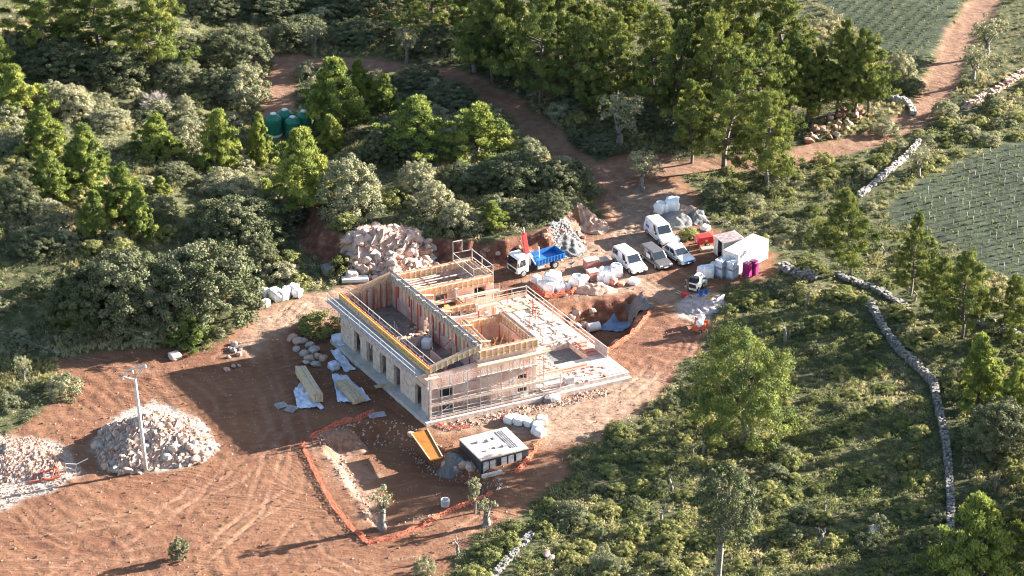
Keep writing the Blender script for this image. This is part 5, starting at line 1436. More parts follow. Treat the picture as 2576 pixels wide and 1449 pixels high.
m = MB(); m.box(h - 0.10, h + 0.015, -0.8, 0.8, 0.58, 0.70); m.build('blue_stripe', M['bluemark'], v4)

def truck():
    a, b = (1398, 672), (1320.5, 694.6)
    rz = heading(a, b)
    r = thing('crane_truck', 'white cabbed tipper truck with a blue bed and a folded red crane', 'truck', G(1350, 676), rz)
    c = MB(); c.prism([(1.75, 0.55), (3.25, 0.55), (3.32, 1.2), (3.18, 2.35), (3.0, 2.5), (1.75, 2.5)], -1.05, 1.05)
    cab = c.build('cab', M['white'], r, bevel=0.08)
    m = MB(); m.hexa([(3.30, -0.92, 1.32), (3.36, -0.92, 1.30), (3.36, 0.92, 1.30), (3.30, 0.92, 1.32), (3.14, -0.92, 2.30), (3.22, -0.92, 2.30), (3.22, 0.92, 2.30), (3.14, 0.92, 2.30)]); m.build('windscreen', M['glass'], cab)
    m = MB(); m.box(3.28, 3.345, -0.8, 0.8, 0.72, 1.08); m.build('grille', M['black'], cab)
    for s in (-1, 1):
        m = MB(); m.prism([(2.15, 1.45), (3.0, 1.35), (2.98, 1.55), (2.8, 2.2), (2.2, 2.2)], s * 1.05, s * 1.065); m.build('side_window', M['glass'], cab)
        m = MB(); m.box(3.22, 3.30, s * 1.2 - 0.07, s * 1.2 + 0.07, 1.5, 1.95); m.build('side_mirror', M['black'], cab)
        m = MB(); m.box(3.28, 3.35, s * 0.88 - 0.14, s * 0.88 + 0.14, 0.62, 0.80); m.build('headlight', M['lamp'], cab)
    m = MB(); m.box(-3.1, 2.9, -0.45, 0.45, 0.55, 0.85); m.build('chassis', M['black'], r)
    bed = MB()
    bed.box(-3.1, 0.75, -1.1, 1.1, 0.98, 1.08)
    for s in (-1, 1): bed.box(-3.1, 0.75, s * 1.1 - 0.04, s * 1.1 + 0.04, 1.0, 1.62)
    bed.box(-3.14, -3.06, -1.1, 1.1, 1.0, 1.62); bed.box(0.70, 0.78, -1.1, 1.1, 1.0, 1.95)
    bd = bed.build('tipper_bed', M['blue'], r)
    m = MB()
    for x in np.arange(-2.9, 0.7, 0.42):
        for s in (-1, 1): m.box(x, x + 0.07, s * 1.165 - 0.025, s * 1.165 + 0.025, 1.0, 1.64)
    m.box(-3.2, -3.14, -1.1, 1.1, 1.55, 1.65); m.build('bed_rib', M['blue'], bd)
    m = MB(); m.tube([(-0.6, -0.5, 1.08), (-0.6, -0.5, 2.4)], 0.09, 8); m.build('pipe', M['steel'], bd)
    k = MB(); k.box(0.95, 1.55, -0.35, 0.35, 0.85, 2.3); k.build('crane_base', M['steel'], r, bevel=0.04)
    k = MB(); k.hexa([(1.0, -0.35, 2.1), (1.45, -0.35, 2.1), (1.45, 0.1, 2.1), (1.0, 0.1, 2.1), (1.15, -0.75, 4.7), (1.5, -0.75, 4.7), (1.5, -0.42, 4.7), (1.15, -0.42, 4.7)]); k.build('crane_boom', M['redpaint'], r, bevel=0.04)
    k = MB(); k.bar((1.5, 0.15, 2.2), (1.62, -0.4, 4.5), 0.22); k.build('crane_jib', M['redpaint'], r)
    k = MB(); k.tube([(1.3, -0.6, 4.6), (1.33, -0.72, 5.3)], 0.06, 6); k.build('crane_tip', M['steel'], r)
    k = MB(); k.bar((1.0, 0.3, 2.1), (0.72, 1.0, 1.2), 0.16); k.build('stabiliser', M['white'], r)
    for x, w in ((2.45, 0.28), (-1.75, 0.5)):
        for y in (-0.92, 0.92): wheel(r, x, y, 0.46, w)
    m = MB(); m.box(-0.4, 0.5, 0.85, 1.05, 0.5, 0.95); m.build('tool_box', M['greyboard'], r)
truck()

# ------------------------------------------------------------------ cabins, tanks, machines
def box_part(name, mat, parent, *boxes, bevel=0):
    m = MB()
    for b in boxes: m.box(*b)
    return m.build(name, M[mat], parent, bevel=bevel)

p0, p1, p2 = at(1856, 693), at(1818, 684), at(1931, 651)
ex = (p2 - p0).normalized(); rz = math.atan2(ex.y, ex.x)
cr = thing('container', 'white storage container beside the magenta toilet cabins', 'container', p0, rz)
box_part('body', 'white', cr, (0.0, 5.5, 0.0, 2.1, 0.08, 2.5), bevel=0.03)
box_part('roof', 'palecon', cr, (-0.03, 5.53, -0.03, 2.13, 2.502, 2.58))
box_part('corner_post', 'white', cr, *[(x - 0.06, x + 0.06, y - 0.06, y + 0.06, 0.0, 2.56) for x in (0, 5.5) for y in (0, 2.1)])
box_part('rib', 'white', cr, *[(x, x + 0.10, -0.035, -0.002, 0.2, 2.4) for x in np.arange(0.35, 5.3, 0.3)])
box_part('door', 'white', cr, (-0.04, -0.004, 0.12, 1.02, 0.2, 2.4), (-0.04, -0.004, 1.08, 1.98, 0.2, 2.4))
box_part('lettering', 'greyboard', cr, *[(1.9 + k * 0.17, 2.0 + k * 0.17, -0.045, -0.037, 1.75, 1.9) for k in range(4)])

p0, p1 = at(1819, 655), at(1795, 636)
hut = thing('tool_shed', 'grey metal shed with a rusty white roof behind the container', 'shed', p0, math.radians(27))
box_part('wall', 'steel', hut, (0.0, 2.6, 2.05, 2.1, 0, 2.15), (2.55, 2.6, 0, 2.05, 0, 2.15), (0.0, 0.05, 0, 0.35, 0, 2.2), (0.0, 0.05, 1.25, 2.05, 0, 2.2), (0.05, 2.55, 0, 0.05, 0, 2.15))
box_part('roof', 'corr', hut, (-0.12, 2.75, -0.12, 2.2, 2.2, 2.26), *[(x, x + 0.06, -0.12, 2.2, 2.262, 2.29) for x in np.arange(-0.1, 2.7, 0.2)])
box_part('panel', 'greyboard', hut, (0.4, 1.9, -0.03, -0.004, 0.6, 1.9)); box_part('window', 'white', hut, (2.0, 2.4, -0.04, -0.004, 1.3, 1.9))

# magenta cabins
for k, (px, py, lab) in enumerate([(1879, 697, 'magenta toilet cabin on the left, against the container'), (1895, 691, 'magenta toilet cabin on the right, against the container')]):
    r = thing('toilet_cabin', lab, 'toilet cabin', at(px, py), rz + (0.1 if k else 0), 'magenta toilet cabins')
    m = MB(); m.box(-0.42, 0.42, -0.45, 0.45, 0.05, 1.75); m.build('cabin', M['magenta'], r, bevel=0.12)
    box_part('door', 'magenta', r, (-0.28, 0.28, -0.475, -0.452, 0.15, 1.6)); box_part('roof_cap', 'magenta', r, (-0.36, 0.36, -0.39, 0.39, 1.755, 1.83))

def cube_tank(px, py, dz, lab):
    p = at(px, py); r = thing('liquid_tank', lab, 'tank', (p.x, p.y, dz), rz, 'caged cube tanks')
    box_part('bottle', 'plastic', r, (-0.5, 0.5, -0.45, 0.45, 0.14, 1.0), bevel=0.06); box_part('pallet', 'greyboard', r, (-0.55, 0.55, -0.5, 0.5, 0, 0.12))
    m = MB()
    for z in (0.3, 0.55, 0.8, 1.03):
        for a, b in (((-.53, -.48), (.53, -.48)), ((.53, -.48), (.53, .48)), ((.53, .48), (-.53, .48)), ((-.53, .48), (-.53, -.48))): m.bar((*a, z), (*b, z), 0.03)
    for x in (-.53, -.18, .18, .53):
        for y in (-.48, .48): m.bar((x, y, .12), (x, y, 1.05), 0.03)
    m.build('cage', M['steel'], r); m = MB(); m.lathe([(0.12, 1.0), (0.12, 1.06)], 10); m.build('cap', M['white'], r)
for px, py, w in ((1814, 694, 'left'), (1841, 698, 'right')):
    cube_tank(px, py, 0, 'caged white cube tank, lower one of the %s stack by the container' % w); cube_tank(px, py, 1.08, 'caged white cube tank, upper one of the %s stack by the container' % w)
# red compressor
r = thing('compressor', 'red site compressor between the green bush and the metal shed', 'compressor', G(1771, 618), math.radians(20))
m = MB(); m.prism([(-1.0, 0.45), (1.0, 0.45), (1.05, 0.8), (0.9, 1.35), (-0.85, 1.35), (-1.05, 0.8)], -0.55, 0.55); m.build('housing', M['redpaint'], r, bevel=0.07)
box_part('sticker', 'amber', r, (-0.1, 0.2, -0.575, -0.552, 0.75, 1.0)); box_part('lamp', 'lamp', r, (-1.07, -1.0, -0.3, -0.05, 0.8, 1.0)); box_part('drawbar', 'black', r, (-1.9, -0.9, -0.05, 0.05, 0.4, 0.5))
for y in (-0.5, 0.5): wheel(r, 0.15, y, 0.3, 0.18)
o = thing('stone_slab', 'flat pale slab lying in front of the red compressor', 'slab', G(1778, 630), 0.3)
box_part('slab', 'rockpale', o, (-0.8, 0.8, -0.4, 0.4, 0, 0.4), bevel=0.1)
# mini loader
r = thing('mini_loader', 'small white skid loader with a black cab beside the worker', 'loader', G(1752, 727), math.radians(62))
m = MB(); m.prism([(-1.1, 0.3), (1.0, 0.3), (1.1, 0.7), (0.6, 1.0), (-1.1, 1.25)], -0.5, 0.5); m.build('body', M['white'], r, bevel=0.06)
m = MB(); m.prism([(-1.16, 0.6), (-0.3, 0.9), (-0.35, 1.85), (-1.0, 1.85)], -0.45, 0.45); m.build('cab', M['glass'], r, bevel=0.05)
for y in (-0.38, -0.1, 0.2, 0.42): box_part('louvre', 'white', r, (-0.25, 1.3, y - 0.06, y + 0.06, 1.15, 1.45))
box_part('bucket', 'steel', r, (1.15, 1.6, -0.6, 0.6, 0.05, 0.6))
for x in (-0.65, 0.6):
    for y in (-0.52, 0.52): wheel(r, x, y, 0.32, 0.2)

# ------------------------------------------------------------------ the worker
def person():
    r = thing('person', 'person in a dark vest, pale sleeves and beige trousers standing by the small loader', 'person', G(1726, 735), math.radians(200))
    J = {'pelvis': (0, 0, 0.95, .155), 'chest': (0.02, 0, 1.28, .165), 'neck': (0.02, 0, 1.48, .065), 'head': (0.04, 0, 1.62, .10), 'crown': (0.03, 0, 1.72, .085),
         'hipl': (0, .10, .88, .10), 'kneel': (0.03, .11, .48, .065), 'anklel': (-0.02, .12, .09, .045), 'toel': (0.15, .13, .04, .04),
         'hipr': (0, -.10, .88, .10), 'kneer': (0.06, -.11, .48, .065), 'ankler': (0.02, -.12, .09, .045), 'toer': (0.19, -.13, .04, .04),
         'shl': (0.02, .20, 1.40, .065), 'ell': (0.0, .27, 1.12, .048), 'wrl': (0.18, .25, .95, .034), 'hal': (0.25, .24, .92, .036),
         'shr': (0.02, -.20, 1.40, .065), 'elr': (0.0, -.27, 1.12, .048), 'wrr': (0.20, -.22, 1.0, .034), 'har': (0.27, -.20, 1.0, .036)}
    E = 'pelvis-chest chest-neck neck-head head-crown pelvis-hipl hipl-kneel kneel-anklel anklel-toel pelvis-hipr hipr-kneer kneer-ankler ankler-toer chest-shl shl-ell ell-wrl wrl-hal chest-shr shr-elr elr-wrr wrr-har'
    for hnd, sg in (('hal', 1), ('har', -1)):
        hx, hy, hz_, _ = J[hnd]
        E2 = []
        for k in range(4):
            J['%sf%d' % (hnd, k)] = (hx + 0.09 - 0.012 * abs(k - 1), hy + (k - 1.5) * 0.022, hz_ - 0.02 - 0.012 * k, .009); E += ' %s-%sf%d' % (hnd, hnd, k)
        J[hnd + 't'] = (hx + 0.04, hy - sg * 0.05, hz_ + 0.02, .010); E += ' %s-%st' % (hnd, hnd)
    names = list(J); me = bpy.data.meshes.new('body')
    me.from_pydata([J[n][:3] for n in names], [tuple(names.index(q) for q in e.split('-')) for e in E.split()], [])
    o = bpy.data.objects.new('body', me); COL.objects.link(o)
    sk = o.modifiers.new('skin', 'SKIN'); sb = o.modifiers.new('sub', 'SUBSURF'); sb.levels = 1; sb.render_levels = 1
    for i, n in enumerate(names): me.skin_vertices[0].data[i].radius = (J[n][3],) * 2; me.skin_vertices[0].data[i].use_root = (n == 'pelvis')
    dg = bpy.context.evaluated_depsgraph_get(); me2 = bpy.data.meshes.new_from_object(o.evaluated_get(dg)); bpy.data.objects.remove(o)
    for mt in ('beigecloth', 'darkcloth', 'skin', 'spoil'): me2.materials.append(M[mt])
    for p in me2.polygons:
        c = p.center; p.use_smooth = True
        k = 0
        if c.z > 0.93 and abs(c.y) < 0.16: k = 1
        if c.z > 0.9 and abs(c.y) >= 0.16: k = 3
        if c.z > 1.47 or c.x > 0.21 and c.z > 0.8: k = 2
        if c.z < 0.10: k = 1
        p.material_index = k
    b = bpy.data.objects.new('body', me2); COL.objects.link(b); b.parent = r
    m = MB(); m.lathe([(0.075, 1.66), (0.108, 1.68), (0.10, 1.75), (0.06, 1.79)], 12, cx=0.015); m.build('hair', M['hair'], r, smooth=True)
    m = MB(); m.box(0.128, 0.150, -0.05, -0.02, 1.63, 1.65); m.box(0.128, 0.150, 0.02, 0.05, 1.63, 1.65); m.build('eyes', M['hair'], r)
    m = MB(); m.hexa([(0.13, -.015, 1.585), (0.165, -.012, 1.585), (0.165, .012, 1.585), (0.13, .015, 1.585), (0.13, -.008, 1.63), (0.14, -.006, 1.63), (0.14, .006, 1.63), (0.13, .008, 1.63)]); m.build('nose', M['skin'], r)
person()

# wheelbarrow beside the worker and mixers
r = thing('wheelbarrow', 'red wheelbarrow lying at the feet of the worker', 'wheelbarrow', G(1722, 748), math.radians(-30))
m = MB(); m.hexa([(-0.3, -0.2, 0.3), (0.3, -0.2, 0.3), (0.3, 0.2, 0.3), (-0.3, 0.2, 0.3), (-0.45, -0.3, 0.6), (0.5, -0.3, 0.6), (0.5, 0.3, 0.6), (-0.45, 0.3, 0.6)]); m.build('tray', M['redpaint'], r)
m = MB(); m.bar((-1.0, -0.25, 0.5), (0.7, -0.05, 0.2), 0.04); m.bar((-1.0, 0.25, 0.5), (0.7, 0.05, 0.2), 0.04); m.build('handle', M['steel'], r); wheel(r, 0.7, 0.0, 0.18, 0.08)
def mixer(px, py, a, lab):
    r = thing('concrete_mixer', lab, 'mixer', G(px, py), a, 'orange concrete mixers')
    tf = lambda x, y, z: (z * 0.8 - 0.5, y, 0.75 + x * 0.9 + z * 0.25)
    m = MB(); m.lathe([(0.1, -0.05), (0.42, 0.1), (0.5, 0.45), (0.30, 0.85), (0.26, 0.9)], 14, tf=tf); m.build('drum', M['white'], r, smooth=True)
    box_part('frame', 'redprop', r, (-0.7, 0.5, -0.45, -0.38, 0.05, 0.7), (-0.7, 0.5, 0.38, 0.45, 0.05, 0.7), (-0.7, -0.6, -0.4, 0.4, 0.3, 0.9)); wheel(r, -0.5, -0.5, 0.2, 0.1); wheel(r, -0.5, 0.5, 0.2, 0.1)
mixer(1766, 817, 0.4, 'orange and white concrete mixer nearest the mortar spill'); mixer(1757, 831, 2.6, 'orange and white concrete mixer by the edge of the scrub')

# ------------------------------------------------------------------ sacks, bricks, slabs
_bag = {}
def rough_box(seed, w, d, h, amt=0.13, sub=4):
    r = random.Random(seed); bm = bmesh.new(); bmesh.ops.create_cube(bm, size=1.0)
    bmesh.ops.subdivide_edges(bm, edges=bm.edges[:], cuts=sub, use_grid_fill=True)
    for v in bm.verts:
        q = v.co.normalized() * 0.62; v.co = v.co.lerp(q, 0.2)
        n = mnoise.noise_vector(v.co * 2.6 + Vector((seed * 7.1, 0, 0))); v.co += n * amt
        v.co = Vector((v.co.x * w, v.co.y * d, (v.co.z + 0.46) * h))
    me = bpy.data.meshes.new('bag'); bm.to_mesh(me); bm.free(); return me
def bulk_bag(px, py, s, lab, group='white bulk bags', mat='whitebag', open_=False, flat=1.0, name='bulk_bag', dz=0.0, cat='bag'):
    k = (rnd.randrange(4), mat)
    if k not in _bag:
        me = rough_box(k[0] + 3, 1.0, 1.0, 1.0); me.materials.append(M[mat]); me.polygons.foreach_set('use_smooth', [True] * len(me.polygons)); _bag[k] = me
    p = G(px, py); r = thing(name, lab, cat, (p.x, p.y, p.z + dz), rnd.uniform(0, 3), group)
    o = bpy.data.objects.new('sack', _bag[k]); COL.objects.link(o); o.parent = r; o.scale = (s, s, s * flat)
    if open_:
        m = MB(); m.lathe([(0.28, 0), (0.42, 0.02), (0.44, 0.16), (0.40, 0.16), (0.36, 0.03)], 12); c = m.build('collar', M[mat], r); c.scale = (s, s, s); c.location = (0, 0, s * flat * 0.93)
    return r
for a in [(1390, 722, 1.75, 'tallest white bulk bag of the heap inside the orange net'), (1366, 727, 1.05, 'white bulk bag at the left end of the heap inside the orange net'),
          (1381, 735, 1.25, 'white bulk bag nearest the terrace in the heap inside the orange net'), (1400, 727, 1.0, 'small white bulk bag under the tallest one in the orange net'),
          (1412, 732, 0.9, 'white sack behind the low orange net, left of the narrow one'), (1427, 728, 0.7, 'narrow white sack behind the low orange net')]: bulk_bag(*a)
bulk_bag(1452, 721, 1.3, 'open grey white bulk bag right of the orange net', open_=True)
bulk_bag(1469, 712, 0.95, 'grey white bulk bag touching the red brick packs')
bulk_bag(1349, 710, 0.85, 'single white sack in front of the truck')
bulk_bag(1516, 694, 1.0, 'grey white sack behind the wrapped pallets'); bulk_bag(1529, 690, 0.9, 'grey white sack right behind the wrapped pallets')
bulk_bag(1515, 709, 1.05, 'white wrapped pallet on the left in front of the passenger van'); bulk_bag(1531, 711, 1.1, 'white wrapped pallet on the right in front of the passenger van')
bulk_bag(1550, 692, 1.25, 'pinkish wrapped pallet leaning beside the passenger van', open_=True)
bulk_bag(1543, 716, 0.8, 'orange tinted sack below the pinkish pallet', mat='redbrick'); bulk_bag(1563, 718, 0.75, 'flat orange tinted sack on the gravel', mat='redbrick', flat=0.5)
bulk_bag(1594, 712, 1.15, 'flat white sheet bundle lying alone on the yard', flat=0.4, name='sheet_bundle')
bulk_bag(1661, 534, 1.2, 'grey white bulk bag on the left behind the gravel heap', open_=True); bulk_bag(1673, 533, 1.2, 'grey white bulk bag in the middle behind the gravel heap'); bulk_bag(1691, 530, 1.6, 'large white bulk bag on the right behind the gravel heap')
bulk_bag(1761, 546, 0.8, 'white sack beside the dark gravel heap'); bulk_bag(1775, 578, 0.9, 'white sheet on a box behind the red compressor', flat=0.6)
bulk_bag(1783, 695, 1.2, 'open white bulk bag right of the small loader', open_=True); bulk_bag(1797, 683, 1.0, 'open white bulk bag left of the cube tanks', open_=True); bulk_bag(1769, 692, 1.1, 'white bulk bag just behind the small loader')
bulk_bag(1700, 607, 0.9, 'grey sack between the white van and the green bush', flat=0.6); bulk_bag(1710, 620, 0.7, 'flat grey sack on the earth under the green bush', flat=0.4)
for i, (x, y, s) in enumerate([(641, 742, .8), (668, 770, .8), (690, 748, 1.1), (700, 755, 1.0), (712, 752, 1.1), (722, 742, 1.0), (738, 738, 1.1), (748, 745, .9), (664, 744, .9)]):
    bulk_bag(x, y, s, 'white bag of rubble in the row along the earth track by the giant oak', 'white bags along the earth track')
for i, (x, y, s) in enumerate([(1282, 1062, 1.0), (1295, 1058, .9), (1305, 1066, 1.0), (1318, 1062, .8), (1330, 1070, .9), (1352, 1082, 1.1), (1358, 1095, 1.0), (1345, 1088, .7)]):
    bulk_bag(x, y, s, 'white crumpled sack in the heap behind the black tank', 'white sacks behind the black tank', flat=0.75)
bulk_bag(1362, 1066, 1.2, 'cream coloured sack on top of the heap behind the black tank', mat='palecon', flat=.7)
bulk_bag(1272, 1058, .8, 'red sack at the left end of the white sack heap', mat='redprop', flat=.6)
bulk_bag(848, 862, 1.1, 'white plastic bundle at the rear end of the side walkway', mat='plastic', flat=0.8); bulk_bag(858, 872, .9, 'smaller plastic bundle beside the one on the walkway end', mat='plastic', flat=.5)
bulk_bag(840, 928, 1.0, 'white and blue sack in the shade near the timber stacks', mat='plastic', flat=.8)
bulk_bag(885, 700, 1.3, 'pale block standing on white slabs by the earth track', mat='palecon', flat=.7, name='stone_block', cat='block')
bulk_bag(825, 690, 1.2, 'grey wrapped bundle behind the bush by the earth track', mat='gravelgrey')
bulk_bag(1395, 1005, 1.0, 'white sack by the kerb of the front terrace', flat=.5); bulk_bag(1378, 1010, .9, 'dark bundle by the kerb of the front terrace', mat='gravelgrey', flat=.6)
bulk_bag(2201, 1340, 1.1, 'white sack lying alone in the shaded scrub', flat=.6)
bulk_bag(440, 900, 1.2, 'white block lying on the red earth behind the pole', mat='palecon', flat=.45, name='stone_block', cat='block')
p = hw(5.0, 8.6, FZ); o = bulk_bag(1045, 850, 1.0, 'white bag with a blue mark standing inside the left wing'); o.location = p
m = MB(); m.box(-0.2, 0.2, -0.52, -0.46, 0.4, 0.75); m.build('mark', M['bluemark'], o)

def pallet(px, py, w, d, h, mat, lab, name, cat, rz=0.45, top=None):
    r = thing(name, lab, cat, G(px, py), rz)
    box_part('pallet_base', 'timber', r, *[(-w / 2, w / 2, y - 0.05, y + 0.05, 0, 0.12) for y in (-d / 2 + .05, 0, d / 2 - .05)])
    box_part('load', mat, r, (-w / 2, w / 2, -d / 2, d / 2, 0.122, h), bevel=0.03)
    if top: box_part('cover', top, r, (-w / 2 - .03, w / 2 + .03, -d / 2 - .03, d / 2 + .03, h + .003, h + .07))
    return r
pallet(1487, 676, 1.6, 1.0, 1.2, 'redbrick', 'red brick pack with a pale cover behind the sacks', 'brick_pallet', 'bricks', top='palecon')
pallet(1510, 668, 1.9, 1.0, .7, 'redbrick', 'long low brick pack with a pale cover beside the passenger van', 'brick_pallet', 'bricks', top='palecon')
pallet(1491, 701, 1.2, 1.0, 1.0, 'redbrick', 'square red brick pack between the grey sack and the wrapped pallets', 'brick_pallet', 'bricks', top='palecon')
pallet(893, 708, 3.0, 1.0, .5, 'white', 'stack of long white slabs beside the earth track', 'slab_stack', 'slabs', 0.1)
pallet(1192, 1052 - 40, .01 + 1.1, .9, .3, 'timber', 'low wooden pallet beside the house kerb', 'wooden_pallet', 'pallet') if False else None

def timber_stack(a, b, w, h, lab, sheet, n=4):
    p, q = G(*a), G(*b); d = q - p; L = d.length; rz = math.atan2(d.y, d.x)
    r = thing('timber_stack', lab, 'timber', (p + q) / 2, rz)
    for k in range(n):
        y0 = -w / 2 + k * w / n
        box_part('beam', 'timber', r, (-L / 2 + rnd.uniform(-.15, .15), L / 2 + rnd.uniform(-.15, .15), y0, y0 + w / n - 0.03, 0.25, h * rnd.uniform(.92, 1.04)))
    box_part('bearer', 'timber', r, (-L / 2 + .4, -L / 2 + .55, -w / 2, w / 2, 0, .248), (L / 2 - .55, L / 2 - .4, -w / 2, w / 2, 0, .248))
    return r
timber_stack((757, 945), (802, 1018), 1.1, 1.25, 'tall stack of sawn beams on crumpled plastic', None)
timber_stack((858, 972), (905, 1018), 1.3, .8, 'lower stack of sawn beams half covered with plastic', None, 5)

def sheet(name, pts, mat, lab, cat, thick=0.35, seed=1, base=0.04, n=16):
    """crumpled film laid over the ground inside a quadrilateral of the picture"""
    P = [G(*q) for q in pts]; V = []; F = []
    org = sum(P, Vector()) / 4
    for i in range(n + 1):
        for j in range(n + 1):
            u, v = i / n, j / n
            u2 = u + 0.05 * mnoise.noise(Vector((u * 3, v * 5, seed))); v2 = v + 0.05 * mnoise.noise(Vector((u * 5, v * 3, seed + 9)))
            p = (P[0] * (1 - u2) + P[1] * u2) * (1 - v2) + (P[3] * (1 - u2) + P[2] * u2) * v2
            p.z = hz(p.x, p.y) + base + thick * abs(mnoise.noise(Vector((p.x * 1.3, p.y * 1.3, seed)))) + 0.3 * thick * abs(mnoise.noise(Vector((p.x * 4, p.y * 4, seed))))
            V.append(p)
    F = [(i * (n + 1) + j, (i + 1) * (n + 1) + j, (i + 1) * (n + 1) + j + 1, i * (n + 1) + j + 1) for i in range(n) for j in range(n)]
    m = MB(); m.add(V, F); o = m.build(name, M[mat], rel=org, loc=tuple(org), smooth=True)
    return tag(o, lab, cat)
sheet('plastic_sheet', [(738, 985), (765, 960), (815, 1030), (748, 1028)], 'plastic', 'crumpled blue white film under the tall timber stack', 'plastic sheet', .6, 1)
sheet('plastic_sheet', [(835, 945), (870, 945), (935, 1010), (850, 1015)], 'plastic', 'crumpled film around the lower timber stack', 'plastic sheet', .55, 2)
sheet('plastic_sheet', [(838, 960), (855, 950), (862, 970), (845, 978)], 'plastic', 'scrap of pale film lying between the timber stacks and the house', 'plastic sheet', .3, 3)
sheet('plastic_sheet', [(830, 885), (850, 880), (895, 930), (868, 938)], 'plastic', 'bluish film hanging along the rear half of the side walkway', 'plastic sheet', .4, 4)
sheet('pit_sheet', [(1490, 830), (1545, 770), (1598, 778), (1565, 836)], 'bluesheet', 'blue grey plastic sheet spread in the pit beside the terrace', 'plastic sheet', .25, 5)
sheet('pit_gravel', [(1575, 765), (1615, 745), (1645, 775), (1600, 800)], 'gravelgrey', 'grey gravel spilling into the pit beside the terrace', 'gravel', .5, 6)

def plain_thing(name, lab, cat, mat, loc, rz, *boxes, bevel=0, group=None):
    m = MB()
    for b in boxes: m.box(*b)
    o = m.build(name, M[mat], bevel=bevel); o.location = loc; o.rotation_euler = (0, 0, rz)
    return tag(o, lab, cat, group)
for i, (x, y, a) in enumerate([(708, 1022, .5), (735, 1030, 1.1)]):
    plain_thing('wooden_pallet', ['grey wooden pallet left of the timber stacks', 'grey wooden pallet touching the plastic under the tall timber stack'][i], 'pallet', 'greyboard', G(x, y), a, *[(-.6, .6, k * .2 - .5, k * .2 - .38, .1, .14) for k in range(6)], (-.6, -.5, -.5, .62, 0, .098), (.5, .6, -.5, .62, 0, .098))
plain_thing('plywood_sheet', 'grey board lying across the end of the orange net', 'board', 'greyboard', G(948, 1045), .3, (-.9, .9, -.5, .5, .05, .12))
plain_thing('plank_stack', 'short planks resting on the edge of the side walkway', 'board', 'timber', hw(-.1, 8.0, GZ), .35, *[(-1.2, 1.2, k * .22 - .3, k * .22 - .12, .02, .1 + .05 * (k % 2)) for k in range(3)])

# ------------------------------------------------------------------ heaps and boulders
ROCKS = []
def rock_mesh(seed, cut=0.75):
    r = random.Random(seed); bm = bmesh.new(); bmesh.ops.create_icosphere(bm, subdivisions=2, radius=0.5)
    pl = [(Vector((r.gauss(0, 1), r.gauss(0, 1), r.gauss(0, 1))).normalized(), r.uniform(0.28, 0.42)) for _ in range(9)]
    for v in bm.verts:
        for n, d in pl:
            e = v.co.dot(n)
            if e > d: v.co -= n * (e - d) * 0.9
        v.co += mnoise.noise_vector(v.co * 3 + Vector((seed, 0, 0))) * 0.03
    me = bpy.data.meshes.new('rock'); bm.to_mesh(me); bm.free(); return me
for mt in ('rockpale', 'rock', 'rockgrey', 'rockred', 'rockpink'):
    for s in range(4):
        me = rock_mesh(s * 5 + len(ROCKS)); me.materials.append(M[mt]); ROCKS.append(me)
RK = {'rockpale': ROCKS[0:4], 'rock': ROCKS[4:8], 'rockgrey': ROCKS[8:12], 'rockred': ROCKS[12:16], 'rockpink': ROCKS[16:20]}
def rock(p, s, lab, group, mats=('rockpale', 'rock'), flat=0.75, name='boulder', cat='rock'):
    o = bpy.data.objects.new(name, rnd.choice(RK[rnd.choice(mats)])); COL.objects.link(o)
    o.location = p; o.rotation_euler = (rnd.uniform(-.5, .5), rnd.uniform(-.5, .5), rnd.uniform(0, 6.3))
    o.scale = (s * rnd.uniform(.8, 1.35), s * rnd.uniform(.75, 1.1), s * flat * rnd.uniform(.7, 1.2))
    return tag(o, lab, cat, group)

def heap(name, lab, px, py, rx, ry, h, mat, seed=1, ang=0.0, rough=0.22, n=34, cat='heap', z=None, kind=None, power=1.25):
    """a mound with a rough outline; returns a function for its surface"""
    c = G(px, py); ca, sa = math.cos(ang), math.sin(ang)
    def top(x, y):
        dx, dy = x - c.x, y - c.y; a, b = (dx * ca + dy * sa) / rx, (-dx * sa + dy * ca) / ry
        q = math.hypot(a, b) * (1 + 0.25 * mnoise.noise(Vector((math.atan2(b, a) * 1.2, seed, 0))))
        if q >= 1: return None
        return hz(x, y) * .7 + c.z * .3 * (1 - q) + hz(x, y) * .3 * q + h * (1 - q ** power) * (1 + 0.35 * mnoise.noise(Vector((x * .5, y * .5, seed)))) + rough * mnoise.noise(Vector((x * 2, y * 2, seed)))
    V = []; F = []
    for i in range(n + 1):
        q = i / n
        for k in range(48):
            a = 2 * math.pi * k / 48; e = 1 / (1 + 0.25 * mnoise.noise(Vector((math.atan2(math.sin(a), math.cos(a)) * 1.2, seed, 0))))
            u, w = math.cos(a) * q * e * rx * .999, math.sin(a) * q * e * ry * .999
            x, y = c.x + u * ca - w * sa, c.y + u * sa + w * ca
            t = top(x, y) if i < n else None
            V.append((x, y, max(t, hz(x, y) + .01) if t is not None else hz(x, y) - .25))
    for i in range(n):
        for k in range(48): F.append((i * 48 + k, i * 48 + (k + 1) % 48, (i + 1) * 48 + (k + 1) % 48, (i + 1) * 48 + k))
    m = MB(); m.add(V, F); o = m.build(name, M[mat], rel=c, loc=tuple(c), smooth=True); tag(o, lab, cat, kind=kind)
    return top, c
G_SP = G(1425, 608)
